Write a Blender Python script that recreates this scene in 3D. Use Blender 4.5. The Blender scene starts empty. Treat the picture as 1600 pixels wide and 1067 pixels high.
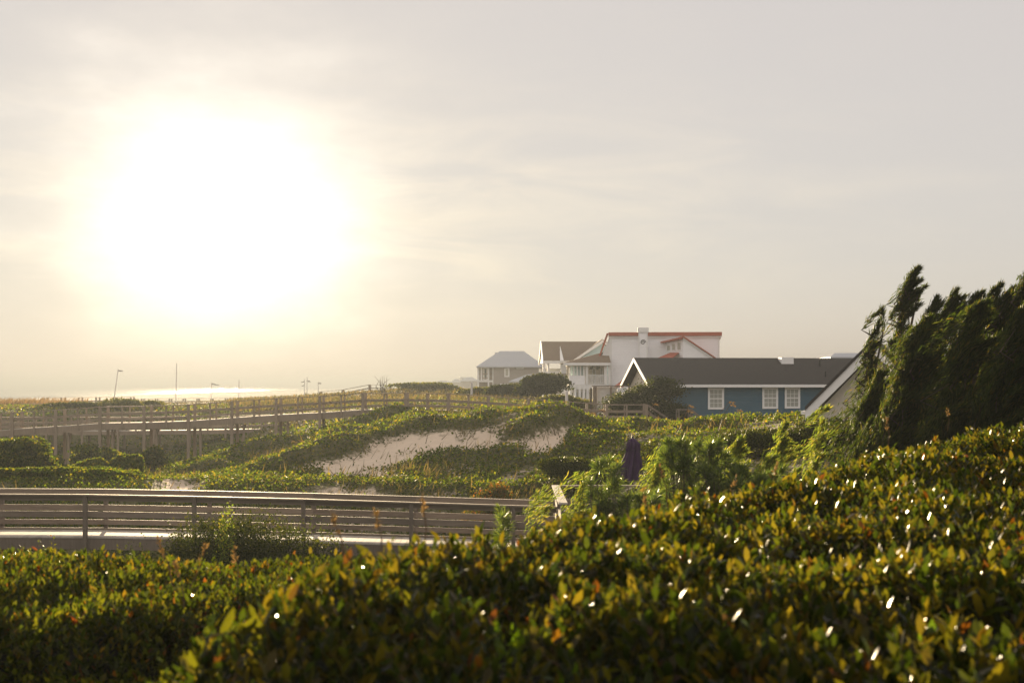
import bpy, math, random
import numpy as np
from mathutils import Vector, Matrix
rng = np.random.default_rng(7); random.seed(7)
S = bpy.context.scene; COL = S.collection
F = 2222.2; EYE = 602.0; CZ = 8.0            # focal length in photo pixels, eye level row, eye height over the sea (m)
R = math.radians

# ------------------------------------------------------------------ camera, sky, sun, exposure
cam = bpy.data.cameras.new('camera'); co = bpy.data.objects.new('camera', cam); COL.objects.link(co); S.camera = co
co.location = (0, 0, CZ); co.rotation_euler = (R(90), 0, 0)
cam.lens = 50; cam.sensor_width = 36; cam.shift_y = (EYE - 533.5) / 1600
cam.clip_start = .05; cam.clip_end = 30000
cam.dof.use_dof = True; cam.dof.focus_distance = 70; cam.dof.aperture_fstop = 3.4; cam.dof.aperture_blades = 0
SUN_EL = math.atan((EYE - 358) / F); SUN_AZ = math.atan((345 - 800) / F)      # measured from +Y, negative is left
SD = Vector((math.sin(SUN_AZ) * math.cos(SUN_EL), math.cos(SUN_AZ) * math.cos(SUN_EL), math.sin(SUN_EL)))
sl = bpy.data.lights.new('sun', 'SUN'); so = bpy.data.objects.new('sun', sl); COL.objects.link(so)
sl.energy = 5.0; sl.angle = R(.53); sl.color = (1, .77, .47); so.rotation_euler = SD.to_track_quat('Z', 'Y').to_euler()
S.view_settings.view_transform = 'Standard'; S.view_settings.look = 'None'; S.view_settings.exposure = 1.7; S.view_settings.gamma = 1
S.render.engine = 'CYCLES'
cy = S.cycles; cy.use_denoising = True; cy.max_bounces = 8; cy.transparent_max_bounces = 8; cy.volume_bounces = 0
cy.diffuse_bounces = 3; cy.glossy_bounces = 2; cy.transmission_bounces = 3; cy.caustics_reflective = False; cy.caustics_refractive = False
cy.sample_clamp_indirect = 4
try: cy.denoiser = 'OPENIMAGEDENOISE'
except Exception: pass

W = bpy.data.worlds.new('World'); S.world = W; W.use_nodes = True
nt = W.node_tree; nt.nodes.clear()
def nd(t, tree=None, **k):
    n = (tree or nt).nodes.new(t)
    for a, b in k.items(): setattr(n, a, b)
    return n
def lk(a, b, tree=None): (tree or nt).links.new(a, b)
def mth(op, a, b=None, c=None, tree=None, clamp=False):
    n = nd('ShaderNodeMath', tree, operation=op, use_clamp=clamp)
    for i, v in enumerate((a, b, c)):
        if v is None: continue
        if isinstance(v, (int, float)): n.inputs[i].default_value = v
        else: lk(v, n.inputs[i], tree)
    return n.outputs[0]
def mixc(f, a, b, tree=None, blend='MIX'):
    n = nd('ShaderNodeMix', tree, data_type='RGBA', blend_type=blend)
    for i, v in ((0, f), (6, a), (7, b)):
        if isinstance(v, (int, float)): n.inputs[i].default_value = v
        elif isinstance(v, tuple): n.inputs[i].default_value = (*v, 1)
        else: lk(v, n.inputs[i], tree)
    return n.outputs[2]
out = nd('ShaderNodeOutputWorld')
sky = nd('ShaderNodeTexSky', sky_type='NISHITA', sun_disc=False, sun_elevation=SUN_EL, sun_rotation=SUN_AZ,
         altitude=0, air_density=1, dust_density=0, ozone_density=1)
b1 = nd('ShaderNodeBackground'); lk(sky.outputs[0], b1.inputs[0]); b1.inputs[1].default_value = .05
# thin high cloud veil lit by the low sun: grey-lavender overhead, cream at the horizon, an aureole round the sun
tc = nd('ShaderNodeTexCoord'); dirv = tc.outputs['Generated']
sep = nd('ShaderNodeSeparateXYZ'); lk(dirv, sep.inputs[0])
dp = nd('ShaderNodeVectorMath', operation='DOT_PRODUCT'); lk(dirv, dp.inputs[0]); dp.inputs[1].default_value = SD
ang = mth('DEGREES', mth('ARCCOSINE', mth('MINIMUM', dp.outputs['Value'], .999999))); ang0 = ang
def gauss(x, w): return mth('EXPONENT', mth('MULTIPLY', mth('POWER', mth('DIVIDE', x, w), 2), -1))
mpv = nd('ShaderNodeMapping'); lk(dirv, mpv.inputs[0]); mpv.inputs['Scale'].default_value = (7, 7, 17); mpv.inputs['Rotation'].default_value = (0, R(5), 0)
vn = nd('ShaderNodeTexNoise'); lk(mpv.outputs[0], vn.inputs[0]); vn.inputs['Scale'].default_value = 1.5; vn.inputs['Detail'].default_value = 5; vn.inputs['Roughness'].default_value = .55
ang = mth('MULTIPLY', ang, mth('ADD', .58, mth('MULTIPLY', vn.outputs[0], .84)))
elev = mth('MAXIMUM', sep.outputs[2], 0)
hor = mth('EXPONENT', mth('MULTIPLY', elev, -9))
near = gauss(ang, 16)
veil = mixc(hor, (0.2280, 0.2050, 0.1913), (0.2104, 0.1913, 0.1913))
veil = mixc(1.0, veil, mixc(1.0, (0.0383, 0.0229, 0.0000), mth('MULTIPLY', near, hor), blend='MULTIPLY'), blend='ADD')
mp = nd('ShaderNodeMapping'); lk(dirv, mp.inputs[0]); mp.inputs['Scale'].default_value = (5, 5, 26); mp.inputs['Rotation'].default_value = (0, R(7), 0)
cn = nd('ShaderNodeTexNoise'); lk(mp.outputs[0], cn.inputs[0]); cn.inputs['Scale'].default_value = 1.3; cn.inputs['Detail'].default_value = 7; cn.inputs['Roughness'].default_value = .58; cn.inputs['Distortion'].default_value = .8
cl = nd('ShaderNodeMapRange'); lk(cn.outputs[0], cl.inputs[0]); cl.inputs[1].default_value = .45; cl.inputs[2].default_value = .72
cband = gauss(mth('SUBTRACT', sep.outputs[2], .125), .06)
cloud = mth('MULTIPLY', mth('MULTIPLY', cl.outputs[0], cband), gauss(ang, 20))
veil = mixc(mth('MULTIPLY', cloud, .8), veil, (0.3366, 0.2831, 0.2218))
ext = mth('SUBTRACT', 1, mth('MULTIPLY', mth('EXPONENT', mth('MULTIPLY', elev, -40)), .9))     # the low air dims the aureole
g1 = mixc(1.0, (.165, .138, .096), mth('MULTIPLY', gauss(ang, 5.9), ext), blend='MULTIPLY')
g2 = mixc(1.0, (0.3213, 0.3060, 0.2754), mth('MULTIPLY', gauss(ang, 3.8), ext), blend='MULTIPLY')
g3 = mixc(1.0, (.022, .016, .006), gauss(ang, 15), blend='MULTIPLY')
tot = mixc(1.0, mixc(1.0, mixc(1.0, veil, g1, blend='ADD'), g2, blend='ADD'), g3, blend='ADD')
# unseen sky behind the viewer, brightened to lift the walls that face it
bk = nd('ShaderNodeMapRange', interpolation_type='SMOOTHSTEP'); lk(ang0, bk.inputs[0]); bk.inputs[1].default_value = 40; bk.inputs[2].default_value = 100; bk.inputs[3].default_value = 1.0; bk.inputs[4].default_value = 1.45
sc_ = nd('ShaderNodeVectorMath', operation='SCALE'); lk(tot, sc_.inputs[0]); lk(bk.outputs[0], sc_.inputs['Scale'])
b2 = nd('ShaderNodeBackground'); lk(sc_.outputs[0], b2.inputs[0]); b2.inputs[1].default_value = 1.0
ad = nd('ShaderNodeMixShader'); ad.inputs[0].default_value = .86; lk(b1.outputs[0], ad.inputs[1]); lk(b2.outputs[0], ad.inputs[2]); lk(ad.outputs[0], out.inputs[0])

# ------------------------------------------------------------------ helpers
def P(px, py, D): return Vector(((px - 800) / F * D, D, CZ - (py - EYE) / F * D))
def X(px, D): return (px - 800) / F * D
def Z(py, D): return CZ - (py - EYE) / F * D
ORG = {}
def tag(o, label=None, cat=None, group=None, kind=None):
    if label: o['label'] = label
    if cat: o['category'] = cat
    if group: o['group'] = group
    if kind: o['kind'] = kind
    return o
def thing(name, loc, label, cat, group=None):
    o = bpy.data.objects.new(name, None); COL.objects.link(o); o.location = loc; o.empty_display_size = .3
    ORG[o] = Vector(loc); return tag(o, label, cat, group)
def link(name, me, mat, parent=None, origin=None):
    o = bpy.data.objects.new(name, me); COL.objects.link(o)
    if mat is not None: me.materials.append(mat)
    if parent is not None: o.parent = parent; ORG[o] = ORG[parent]
    else: ORG[o] = Vector(origin or (0, 0, 0)); o.location = ORG[o]
    return o
class MB:
    """collects shapes; f maps local (u, v, z) to the world"""
    def __init__(s, f=None): s.v = []; s.q = []; s.f = f or (lambda a, b, c: Vector((a, b, c)))
    def add(s, vs, fs):
        n = len(s.v); s.v += [tuple(s.f(*p)) for p in vs]; s.q += [tuple(i + n for i in q) for q in fs]; return s
    def box(s, a0, a1, b0, b1, c0, c1):
        return s.add([(a, b, c) for c in (c0, c1) for a, b in ((a0, b0), (a1, b0), (a1, b1), (a0, b1))],
                     [(3, 2, 1, 0), (4, 5, 6, 7), (0, 1, 5, 4), (1, 2, 6, 5), (2, 3, 7, 6), (3, 0, 4, 7)])
    def prism(s, poly, vec):
        n = len(poly); b = [tuple(p[i] + vec[i] for i in range(3)) for p in poly]
        return s.add(list(poly) + b, [tuple(range(n))[::-1], tuple(range(n, 2 * n))] + [(i, (i + 1) % n, n + (i + 1) % n, n + i) for i in range(n)])
    def beam(s, p0, p1, w, h, taper=1.0):
        p0 = Vector(p0); p1 = Vector(p1); d = (p1 - p0).normalized()
        up = Vector((0, 0, 1)) if abs(d.z) < .95 else Vector((0, 1, 0))
        sd = d.cross(up).normalized(); up = sd.cross(d).normalized(); vs = []
        for p, k in ((p0, 1), (p1, taper)):
            for a, b in ((-1, -1), (1, -1), (1, 1), (-1, 1)): vs.append(tuple(p + sd * (a * w / 2 * k) + up * (b * h / 2 * k)))
        return s.add(vs, [(3, 2, 1, 0), (4, 5, 6, 7), (0, 1, 5, 4), (1, 2, 6, 5), (2, 3, 7, 6), (3, 0, 4, 7)])
    def tube(s, pts, rad, n=6):
        pts = [Vector(p) for p in pts]; m = len(pts); vs = []; fs = []
        if not hasattr(rad, '__len__'): rad = [rad] * m
        for i, p in enumerate(pts):
            d = (pts[min(i + 1, m - 1)] - pts[max(i - 1, 0)]).normalized()
            a = d.cross(Vector((.31, .95, .1)) if abs(d.y) < .9 else Vector((1, 0, 0))).normalized(); b = d.cross(a)
            for k in range(n):
                t = 2 * math.pi * k / n; vs.append(tuple(p + (a * math.cos(t) + b * math.sin(t)) * rad[i]))
        for i in range(m - 1):
            for k in range(n): fs.append((i * n + k, i * n + (k + 1) % n, (i + 1) * n + (k + 1) % n, (i + 1) * n + k))
        fs += [tuple(range(n))[::-1], tuple(range((m - 1) * n, m * n))]
        return s.add(vs, fs)
    def build(s, name, mat, parent=None, origin=None, smooth=False):
        org = ORG[parent] if parent is not None else Vector(origin or (0, 0, 0))
        me = bpy.data.meshes.new(name); me.from_pydata([tuple(Vector(p) - org) for p in s.v], [], s.q); me.update()
        import bmesh
        bm = bmesh.new(); bm.from_mesh(me); bmesh.ops.recalc_face_normals(bm, faces=bm.faces); bm.to_mesh(me); bm.free()
        if smooth: me.shade_smooth()
        return link(name, me, mat, parent, origin)
def npmesh(name, V, faces_list, mat, parent=None, origin=None, smooth=False):
    """V (n,3); faces_list: integer arrays (m,k)"""
    org = np.array(ORG[parent] if parent is not None else (origin or (0, 0, 0)))
    me = bpy.data.meshes.new(name); me.vertices.add(len(V)); me.vertices.foreach_set('co', (V - org).astype(np.float32).ravel())
    tot = np.concatenate([np.full(len(f), f.shape[1]) for f in faces_list]); idx = np.concatenate([f.ravel() for f in faces_list])
    me.loops.add(len(idx)); me.loops.foreach_set('vertex_index', idx.astype(np.int32))
    me.polygons.add(len(tot)); me.polygons.foreach_set('loop_start', (np.cumsum(tot) - tot).astype(np.int32))
    me.update(calc_edges=True); me.validate()
    if smooth: me.shade_smooth()
    return link(name, me, mat, parent, origin)
def nrm(a): return a / np.maximum(np.linalg.norm(a, axis=-1, keepdims=True), 1e-9)
LEAF = (np.array([(0, 0, 0), (.28, -.43, .12), (.28, .43, .12), (.66, -.40, .10), (.66, .40, .10), (1, 0, -.08), (.3, 0, 0), (.66, 0, 0.02)]),
        [np.array([(0, 6, 1), (0, 2, 6), (3, 7, 5), (7, 4, 5)]), np.array([(1, 6, 7, 3), (6, 2, 4, 7)])])
DIA = (np.array([(0, 0, 0), (.5, -.5, .06), (1, 0, -.05), (.5, .5, .06)]), [np.array([(0, 1, 2, 3)])])
BLADE = (np.array([(0, -.5, 0), (0, .5, 0), (.6, .35, .0), (.6, -.35, .0), (1, 0, 0)]), [np.array([(0, 1, 2, 3)]), np.array([(3, 2, 4)])])
def leaves(name, pos, axis, nor, L, Wd, mat, tpl=DIA, parent=None, origin=None, smooth=False):
    T, fl = tpl; n = len(pos); axis = nrm(axis); side = nrm(np.cross(axis, nor)); nn = np.cross(side, axis)
    L = np.broadcast_to(L, n)[:, None, None]; Wd = np.broadcast_to(Wd, n)[:, None, None]
    V = pos[:, None] + axis[:, None] * T[None, :, 0:1] * L + side[:, None] * T[None, :, 1:2] * Wd + nn[:, None] * T[None, :, 2:3] * Wd
    k = len(T); off = (np.arange(n) * k)[:, None, None]
    return npmesh(name, V.reshape(-1, 3), [(off + f[None]).reshape(-1, f.shape[1]) for f in fl], mat, parent, origin, smooth)
def rv(n, s=1.0): return rng.normal(0, s, (n, 3))
_perm = np.random.default_rng(3).random((256, 256))
def vnoise(x, y):
    xi = np.floor(x).astype(int); yi = np.floor(y).astype(int); fx = x - xi; fy = y - yi
    fx = fx * fx * (3 - 2 * fx); fy = fy * fy * (3 - 2 * fy); g = lambda a, b: _perm[a % 256, b % 256]
    return (g(xi, yi) * (1 - fx) + g(xi + 1, yi) * fx) * (1 - fy) + (g(xi, yi + 1) * (1 - fx) + g(xi + 1, yi + 1) * fx) * fy
def fbm(x, y, o=4):
    t = 0; a = .5; s = 0
    for i in range(o): t = t + a * vnoise(x * 2 ** i + 17.3 * i, y * 2 ** i + 9.1 * i); s += a; a *= .5
    return t / s
def sstep(a, b, x): t = np.clip((x - a) / (b - a), 0, 1); return t * t * (3 - 2 * t)

# ------------------------------------------------------------------ materials
def newmat(name):
    m = bpy.data.materials.new(name); m.use_nodes = True; t = m.node_tree
    return m, t, t.nodes['Principled BSDF'], t.nodes['Material Output']
def surf(name, col, rough=.75, var=.2, scale=4, stretch=(1, 1, 1), bump=.0, spec=.3, metal=0, lap=0, lapbump=.6):
    m, t, b, o = newmat(name)
    c = nd('ShaderNodeTexCoord', t); mp = nd('ShaderNodeMapping', t); lk(c.outputs['Object'], mp.inputs[0], t); mp.inputs['Scale'].default_value = stretch
    n = nd('ShaderNodeTexNoise', t); lk(mp.outputs[0], n.inputs[0], t); n.inputs['Scale'].default_value = scale; n.inputs['Detail'].default_value = 6; n.inputs['Roughness'].default_value = .65
    r = nd('ShaderNodeMapRange', t); lk(n.outputs[0], r.inputs[0], t); r.inputs[1].default_value = .3; r.inputs[2].default_value = .7
    isl = nd('ShaderNodeNewGeometry', t)
    f = mth('ADD', mth('MULTIPLY', r.outputs[0], .55, tree=t), mth('MULTIPLY', isl.outputs['Random Per Island'], .45, tree=t), tree=t)
    cc = mixc(f, tuple(max(0, x * (1 - var)) for x in col), tuple(min(1, x * (1 + var)) for x in col), tree=t)
    lk(cc, b.inputs['Base Color'], t); b.inputs['Roughness'].default_value = rough; b.inputs['Specular IOR Level'].default_value = spec; b.inputs['Metallic'].default_value = metal
    h = None
    if bump: h = mth('MULTIPLY', n.outputs[0], bump, tree=t)
    if lap:
        sp = nd('ShaderNodeSeparateXYZ', t); lk(c.outputs['Object'], sp.inputs[0], t)
        saw = mth('MULTIPLY', mth('SUBTRACT', 1.0, mth('FRACT', mth('DIVIDE', sp.outputs[2], lap, tree=t), tree=t), tree=t), lapbump, tree=t)
        h = saw if h is None else mth('ADD', h, saw, tree=t)
    if h is not None:
        bp = nd('ShaderNodeBump', t); lk(h, bp.inputs['Height'], t); bp.inputs['Distance'].default_value = .03; bp.inputs['Strength'].default_value = .8; lk(bp.outputs[0], b.inputs['Normal'], t)
    return m
def leafmat(name, stops, rough=.45, trans=.45, spec=.4, tcol=1.7, gamma=(1, 1, 1), sat=(1.15, 1.0, .45)):
    m, t, b, o = newmat(name)
    g = nd('ShaderNodeNewGeometry', t); rp = nd('ShaderNodeValToRGB', t); lk(g.outputs['Random Per Island'], rp.inputs[0], t)
    cr = rp.color_ramp
    while len(cr.elements) < len(stops): cr.elements.new(.5)
    for e, (p, c) in zip(cr.elements, stops): e.position = p; e.color = (*c, 1)
    c0 = nd('ShaderNodeTexCoord', t); n = nd('ShaderNodeTexNoise', t); lk(c0.outputs['Object'], n.inputs[0], t); n.inputs['Scale'].default_value = .8; n.inputs['Detail'].default_value = 3
    k = nd('ShaderNodeMapRange', t); lk(n.outputs[0], k.inputs[0], t); k.inputs[1].default_value = .3; k.inputs[2].default_value = .7; k.inputs[3].default_value = .7; k.inputs[4].default_value = 1.3
    cc = nd('ShaderNodeVectorMath', t, operation='SCALE'); lk(rp.outputs[0], cc.inputs[0], t); lk(k.outputs[0], cc.inputs['Scale'], t)
    lk(cc.outputs[0], b.inputs['Base Color'], t); b.inputs['Roughness'].default_value = rough; b.inputs['Specular IOR Level'].default_value = spec
    tr = nd('ShaderNodeBsdfTranslucent', t); tm = nd('ShaderNodeVectorMath', t, operation='MULTIPLY'); lk(cc.outputs[0], tm.inputs[0], t); tm.inputs[1].default_value = tuple(tcol * x for x in sat); lk(tm.outputs[0], tr.inputs[0], t)
    mx = nd('ShaderNodeMixShader', t); mx.inputs[0].default_value = trans; lk(b.outputs[0], mx.inputs[1], t); lk(tr.outputs[0], mx.inputs[2], t); lk(mx.outputs[0], o.inputs[0], t)
    return m
G = [(0, (.022, .045, .008)), (.45, (.045, .085, .014)), (.8, (.075, .11, .02)), (1, (.13, .13, .03))]
m_vine = leafmat('vine leaf', [(0, (0.0053, 0.0116, 0.0014)), (.45, (0.0107, 0.0224, 0.0027)), (.8, (0.0192, 0.0290, 0.0040)), (1, (0.0330, 0.0330, 0.0062))], rough=.55, trans=.5, spec=.04, sat=(1.55, 1.1, .25), tcol=8.71879)
m_hedge = leafmat('hedge leaf', [(0, (0.0035, 0.0059, 0.0013)), (.35, (0.0076, 0.0107, 0.0021)), (.6, (0.0166, 0.0166, 0.0029)), (.84, (0.0266, 0.0203, 0.0037)), (.96, (0.0213, 0.0162, 0.0030)), (1, (0.0226, 0.0064, 0.0020))], rough=.3, trans=.42, spec=.14, sat=(1.0, 1.0, .27), tcol=9.8527)
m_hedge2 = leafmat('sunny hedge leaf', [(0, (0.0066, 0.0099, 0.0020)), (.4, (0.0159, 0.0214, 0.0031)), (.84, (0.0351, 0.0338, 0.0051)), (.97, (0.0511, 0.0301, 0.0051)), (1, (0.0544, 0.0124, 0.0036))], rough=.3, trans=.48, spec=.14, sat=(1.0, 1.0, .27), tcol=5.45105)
m_cedar = leafmat('cedar spray', [(0, (0.0047, 0.0095, 0.0021)), (.5, (0.0095, 0.0163, 0.0032)), (.85, (0.0173, 0.0226, 0.0047)), (1, (0.0294, 0.0241, 0.0053))], rough=.6, trans=.35, spec=.12, tcol=9.54)
m_tam = leafmat('feathery spray', [(0, (0.0149, 0.0252, 0.0052)), (.5, (0.0298, 0.0466, 0.0084)), (.85, (0.0505, 0.0589, 0.0122)), (1, (0.0718, 0.0634, 0.0149))], rough=.55, trans=.5, spec=.12, tcol=8.268)
m_pine = leafmat('pine needle', [(0, (0.0068, 0.0152, 0.0037)), (.6, (0.0168, 0.0278, 0.0063)), (1, (0.0331, 0.0430, 0.0100))], rough=.4, trans=.3, spec=.4, tcol=12.72)
m_bush = leafmat('shrub leaf', [(0, (0.0053, 0.0100, 0.0016)), (.5, (0.0126, 0.0194, 0.0032)), (1, (0.0247, 0.0273, 0.0047))], rough=.5, trans=.42, spec=.06, tcol=4.452)
m_bushy = leafmat('yellow green shrub leaf', [(0, (0.0168, 0.0246, 0.0030)), (.5, (0.0366, 0.0468, 0.0060)), (1, (0.0636, 0.0570, 0.0102))], rough=.5, trans=.5, spec=.3, tcol=3.816)
m_orange = leafmat('orange tipped leaf', [(0, (0.0184, 0.0294, 0.0042)), (.5, (0.0441, 0.0514, 0.0073)), (.8, (0.0919, 0.0514, 0.0073)), (1, (0.1176, 0.0368, 0.0073))], rough=.45, trans=.5, tcol=2.756)
m_grass = leafmat('dry dune grass', [(0, (0.0257, 0.0310, 0.0073)), (.5, (0.0625, 0.0551, 0.0184)), (1, (0.1102, 0.0809, 0.0368))], rough=.6, trans=.45, spec=.2, sat=(1.1, 1, .6), tcol=2.544)
m_oat = leafmat('sea oat straw', [(0, (.13, .095, .045)), (1, (.22, .15, .07))], rough=.6, trans=.4, spec=.2, sat=(1, .85, .5), tcol=1.3)
m_bark = surf('bark', (.07, .052, .038), .9, .4, 8, (1, 1, .3), .4)
m_twig = surf('twig', (.10, .06, .028), .8, .3, 20)
m_core = surf('hedge core shade', (.008, .008, .004), .95, .5, 14, bump=.5)  # near-black: the shade deep in the hedge is put into this colour
m_wood = surf('weathered board', (.165, .13, .10), .72, .55, 2.2, (1, 14, 14), .25, .35)
m_deck = surf('weathered deck plank', (.40, .36, .31), .8, .25, 3, (9, 1, 9), .2, .08)
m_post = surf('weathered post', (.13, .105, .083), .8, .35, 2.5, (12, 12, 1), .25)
m_postfar = surf('hazed weathered post', (.25, .195, .145), .8, .3, 2.5, (12, 12, 1), .2)  # far boardwalk wood, lighter than the near posts: haze put into the colour
m_white = surf('white trim paint', (.78, .77, .75), .5, .05, 3)
m_cream = surf('cream stucco', (.66, .60, .50), .85, .08, 5, bump=.2)
m_lapwhite = surf('white lap siding', (.86, .85, .86), .6, .05, 2, lap=.17)
m_lapblue = surf('slate blue lap siding', (.045, .105, .15), .6, .14, 1.5, lap=.16)
m_lapgrey = surf('taupe lap siding', (.30, .265, .235), .7, .06, 2, lap=.2)
m_laplight = surf('pale blue siding', (.42, .56, .58), .7, .05, 2, lap=.2)
m_shing = surf('dark asphalt shingle', (.038, .034, .033), .9, .35, 9, (1, 1, 1), .6, .2, lap=.09, lapbump=.5)
m_brownroof = surf('brown shingle', (.16, .115, .08), .9, .2, 6, bump=.4)
m_greyroof = surf('grey shingle', (.20, .18, .165), .9, .2, 6, bump=.3)
m_metal = surf('blue grey metal roof', (.36, .37, .40), .45, .05, 2, metal=.2)
m_red = surf('red metal roof', (.36, .09, .055), .7, .2, 6, spec=.15)
m_black = surf('dark metal', (.02, .02, .02), .5, .2)
m_purple = surf('purple canvas', (.035, .014, .05), .85, .2, 12)
m_panel = surf('pale grey panel', (.60, .58, .55), .85, .12, 6)
m_flag = surf('dull flag cloth', (.12, .10, .13), .9, .2)
m_concrete = surf('piling', (.55, .52, .5), .9, .2)
def glassmat(name, col, r=.12):
    m = surf(name, col, r, .25, 1.5, spec=.6); return m
m_glass = glassmat('window glass over blinds', (.36, .37, .33))
m_glassw = glassmat('window glass over curtain', (.36, .35, .28))
m_glassd = glassmat('dark window glass', (.06, .08, .08))

# sea
m_sea, t, b, o = newmat('sea water'); b.inputs['Base Color'].default_value = (.05, .08, .11, 1); b.inputs['IOR'].default_value = 1.33
c = nd('ShaderNodeTexCoord', t); hs = None
for sc, st, amt in ((.045, (1, .5, 1), 1.0), (.25, (1, .6, 1), .45)):
    mp = nd('ShaderNodeMapping', t); lk(c.outputs['Object'], mp.inputs[0], t); mp.inputs['Scale'].default_value = st
    n = nd('ShaderNodeTexNoise', t); lk(mp.outputs[0], n.inputs[0], t); n.inputs['Scale'].default_value = sc; n.inputs['Detail'].default_value = 5
    a = mth('MULTIPLY', n.outputs[0], amt, tree=t); hs = a if hs is None else mth('ADD', hs, a, tree=t)
bp = nd('ShaderNodeBump', t); lk(hs, bp.inputs['Height'], t); bp.inputs['Distance'].default_value = 2.2; mpr = nd('ShaderNodeMapping', t); lk(c.outputs['Object'], mpr.inputs[0], t); mpr.inputs['Scale'].default_value = (.06, .0016, 1); nr = nd('ShaderNodeTexNoise', t); lk(mpr.outputs[0], nr.inputs[0], t); nr.inputs['Scale'].default_value = 1; nr.inputs['Detail'].default_value = 6; nr.inputs['Roughness'].default_value = .75; kr = nd('ShaderNodeMapRange', t); lk(nr.outputs[0], kr.inputs[0], t); kr.inputs[1].default_value = .5; kr.inputs[2].default_value = .62; kr.inputs[3].default_value = .5; kr.inputs[4].default_value = .1; lk(kr.outputs[0], b.inputs['Roughness'], t); bp.inputs['Strength'].default_value = 1; lk(bp.outputs[0], b.inputs['Normal'], t)
# dune ground: sand, with dark litter where plants grow (point attribute 'growth')
m_ground, t, b, o = newmat('dune sand'); at = nd('ShaderNodeAttribute', t, attribute_name='growth')
c = nd('ShaderNodeTexCoord', t); n1 = nd('ShaderNodeTexNoise', t); lk(c.outputs['Object'], n1.inputs[0], t); n1.inputs['Scale'].default_value = 1.6; n1.inputs['Detail'].default_value = 8; n1.inputs['Roughness'].default_value = .7
n2 = nd('ShaderNodeTexNoise', t); lk(c.outputs['Object'], n2.inputs[0], t); n2.inputs['Scale'].default_value = 5; n2.inputs['Detail'].default_value = 6
sand = mixc(n1.outputs[0], (.56, .45, .34), (.78, .645, .50), tree=t); soil = mixc(n2.outputs[0], (.03, .04, .012), (.13, .11, .045), tree=t)
k = nd('ShaderNodeMapRange', t); lk(mth('ADD', at.outputs['Fac'], mth('MULTIPLY', mth('SUBTRACT', n2.outputs[0], .5, tree=t), 1.1, tree=t), tree=t), k.inputs[0], t); k.inputs[1].default_value = .3; k.inputs[2].default_value = .65
lk(mixc(k.outputs[0], sand, soil, tree=t), b.inputs['Base Color'], t); b.inputs['Roughness'].default_value = .95; b.inputs['Specular IOR Level'].default_value = .15
bp = nd('ShaderNodeBump', t); lk(mth('ADD', n1.outputs[0], mth('MULTIPLY', n2.outputs[0], .4, tree=t), tree=t), bp.inputs['Height'], t); bp.inputs['Distance'].default_value = .3; bp.inputs['Strength'].default_value = .8; lk(bp.outputs[0], b.inputs['Normal'], t)

# ------------------------------------------------------------------ terrain
CP = []
def cp(px, D, py): CP.append((X(px, D), D, Z(py, D)))
for x, y, z in ((0, -20, 2.2), (-20, -5, 2.2), (20, -5, 2.2), (-8, 8, 2.3), (8, 8, 2.3), (0, 18, 2.2), (-12, 22, 2.2), (14, 22, 2.2), (-8, 28, 2), (0, 28, 2), (8, 28, 2.1), (16, 30, 2.2),
                (-14, 33, 1.9), (-7, 33.5, 1.9), (0, 33.5, 1.9), (7, 33.5, 2), (-16, 39, 2.15), (-9, 39, 2.2), (-3, 39, 2.2), (4, 38.5, 2.2), (10, 38, 2.3), (-60, 50, 2), (-80, 100, 2.5), (-120, 170, 4), (-150, 230, 3.6), (40, 40, 2.5), (60, 100, 3.5), (80, 170, 3.5), (100, 230, 3.5),
                (-60, 10, 2), (60, 10, 2.5), (0, -60, 2)): CP.append((x, y, z))
for px in (-60, 60, 160, 240):
    for D, py in ((48, 768), (60, 757), (72, 750), (85, 738), (95, 724), (104, 708), (110, 668), (118, 644), (128, 637), (150, 638), (200, 632)): cp(px, D, py)
for a in ((300, 48, 772), (300, 60, 745), (310, 72, 728), (330, 104, 690), (330, 118, 650), (330, 140, 634), (330, 180, 628), (450, 104, 664), (450, 120, 645), (450, 150, 630), (560, 104, 640), (560, 125, 632), (560, 150, 622), (640, 120, 630), (640, 160, 610), (700, 160, 609), (760, 150, 617),
          (365, 85, 707), (432, 85, 684), (500, 85, 679), (567, 85, 660), (634, 85, 650), (700, 85, 650), (830, 86, 652), (900, 87, 668), (1000, 88, 672),
          (400, 48, 776), (500, 48, 772), (600, 47, 774), (700, 47, 774), (800, 46, 776), (900, 44, 780), (1000, 42, 778), (1150, 42, 768), (1300, 42, 760),
          (380, 60, 738), (420, 55, 748), (500, 54, 744), (560, 53, 744), (640, 53, 742), (700, 53, 740), (800, 52, 740), (880, 50, 738), (1000, 49, 722), (1100, 49, 714), (1200, 48, 710),
          (450, 60, 724), (520, 60, 718), (580, 59, 712), (650, 59, 706), (720, 59, 702), (800, 58, 697), (870, 57, 694), (950, 55, 686), (1040, 54, 680), (1150, 54, 682),
          (400, 66, 724), (470, 66, 706), (560, 66, 690), (630, 66, 669), (680, 66, 664), (720, 66, 667), (770, 66, 660), (835, 65, 640), (890, 64, 668), (940, 60, 682), (1040, 58, 677), (1090, 58, 680), (1150, 58, 673), (1210, 58, 662), (1270, 58, 664), (1400, 58, 660),
          (480, 75, 692), (600, 75, 668), (650, 75, 656), (700, 76, 655), (760, 76, 652), (840, 76, 652), (900, 76, 674), (960, 76, 678), (1040, 76, 678), (1150, 76, 680), (1300, 80, 672),
          (780, 120, 626), (850, 120, 630), (950, 120, 634), (1050, 110, 650), (1100, 92, 668), (1250, 92, 668), (1400, 95, 665), (850, 160, 632), (950, 150, 645), (1060, 150, 645), (800, 200, 618), (800, 230, 620), (900, 230, 620), (1200, 160, 640)): cp(*a)
CP = np.array(CP)
def tps(d2): return np.where(d2 > 1e-9, d2 * np.log(np.maximum(d2, 1e-9)) * .5, 0)
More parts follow.
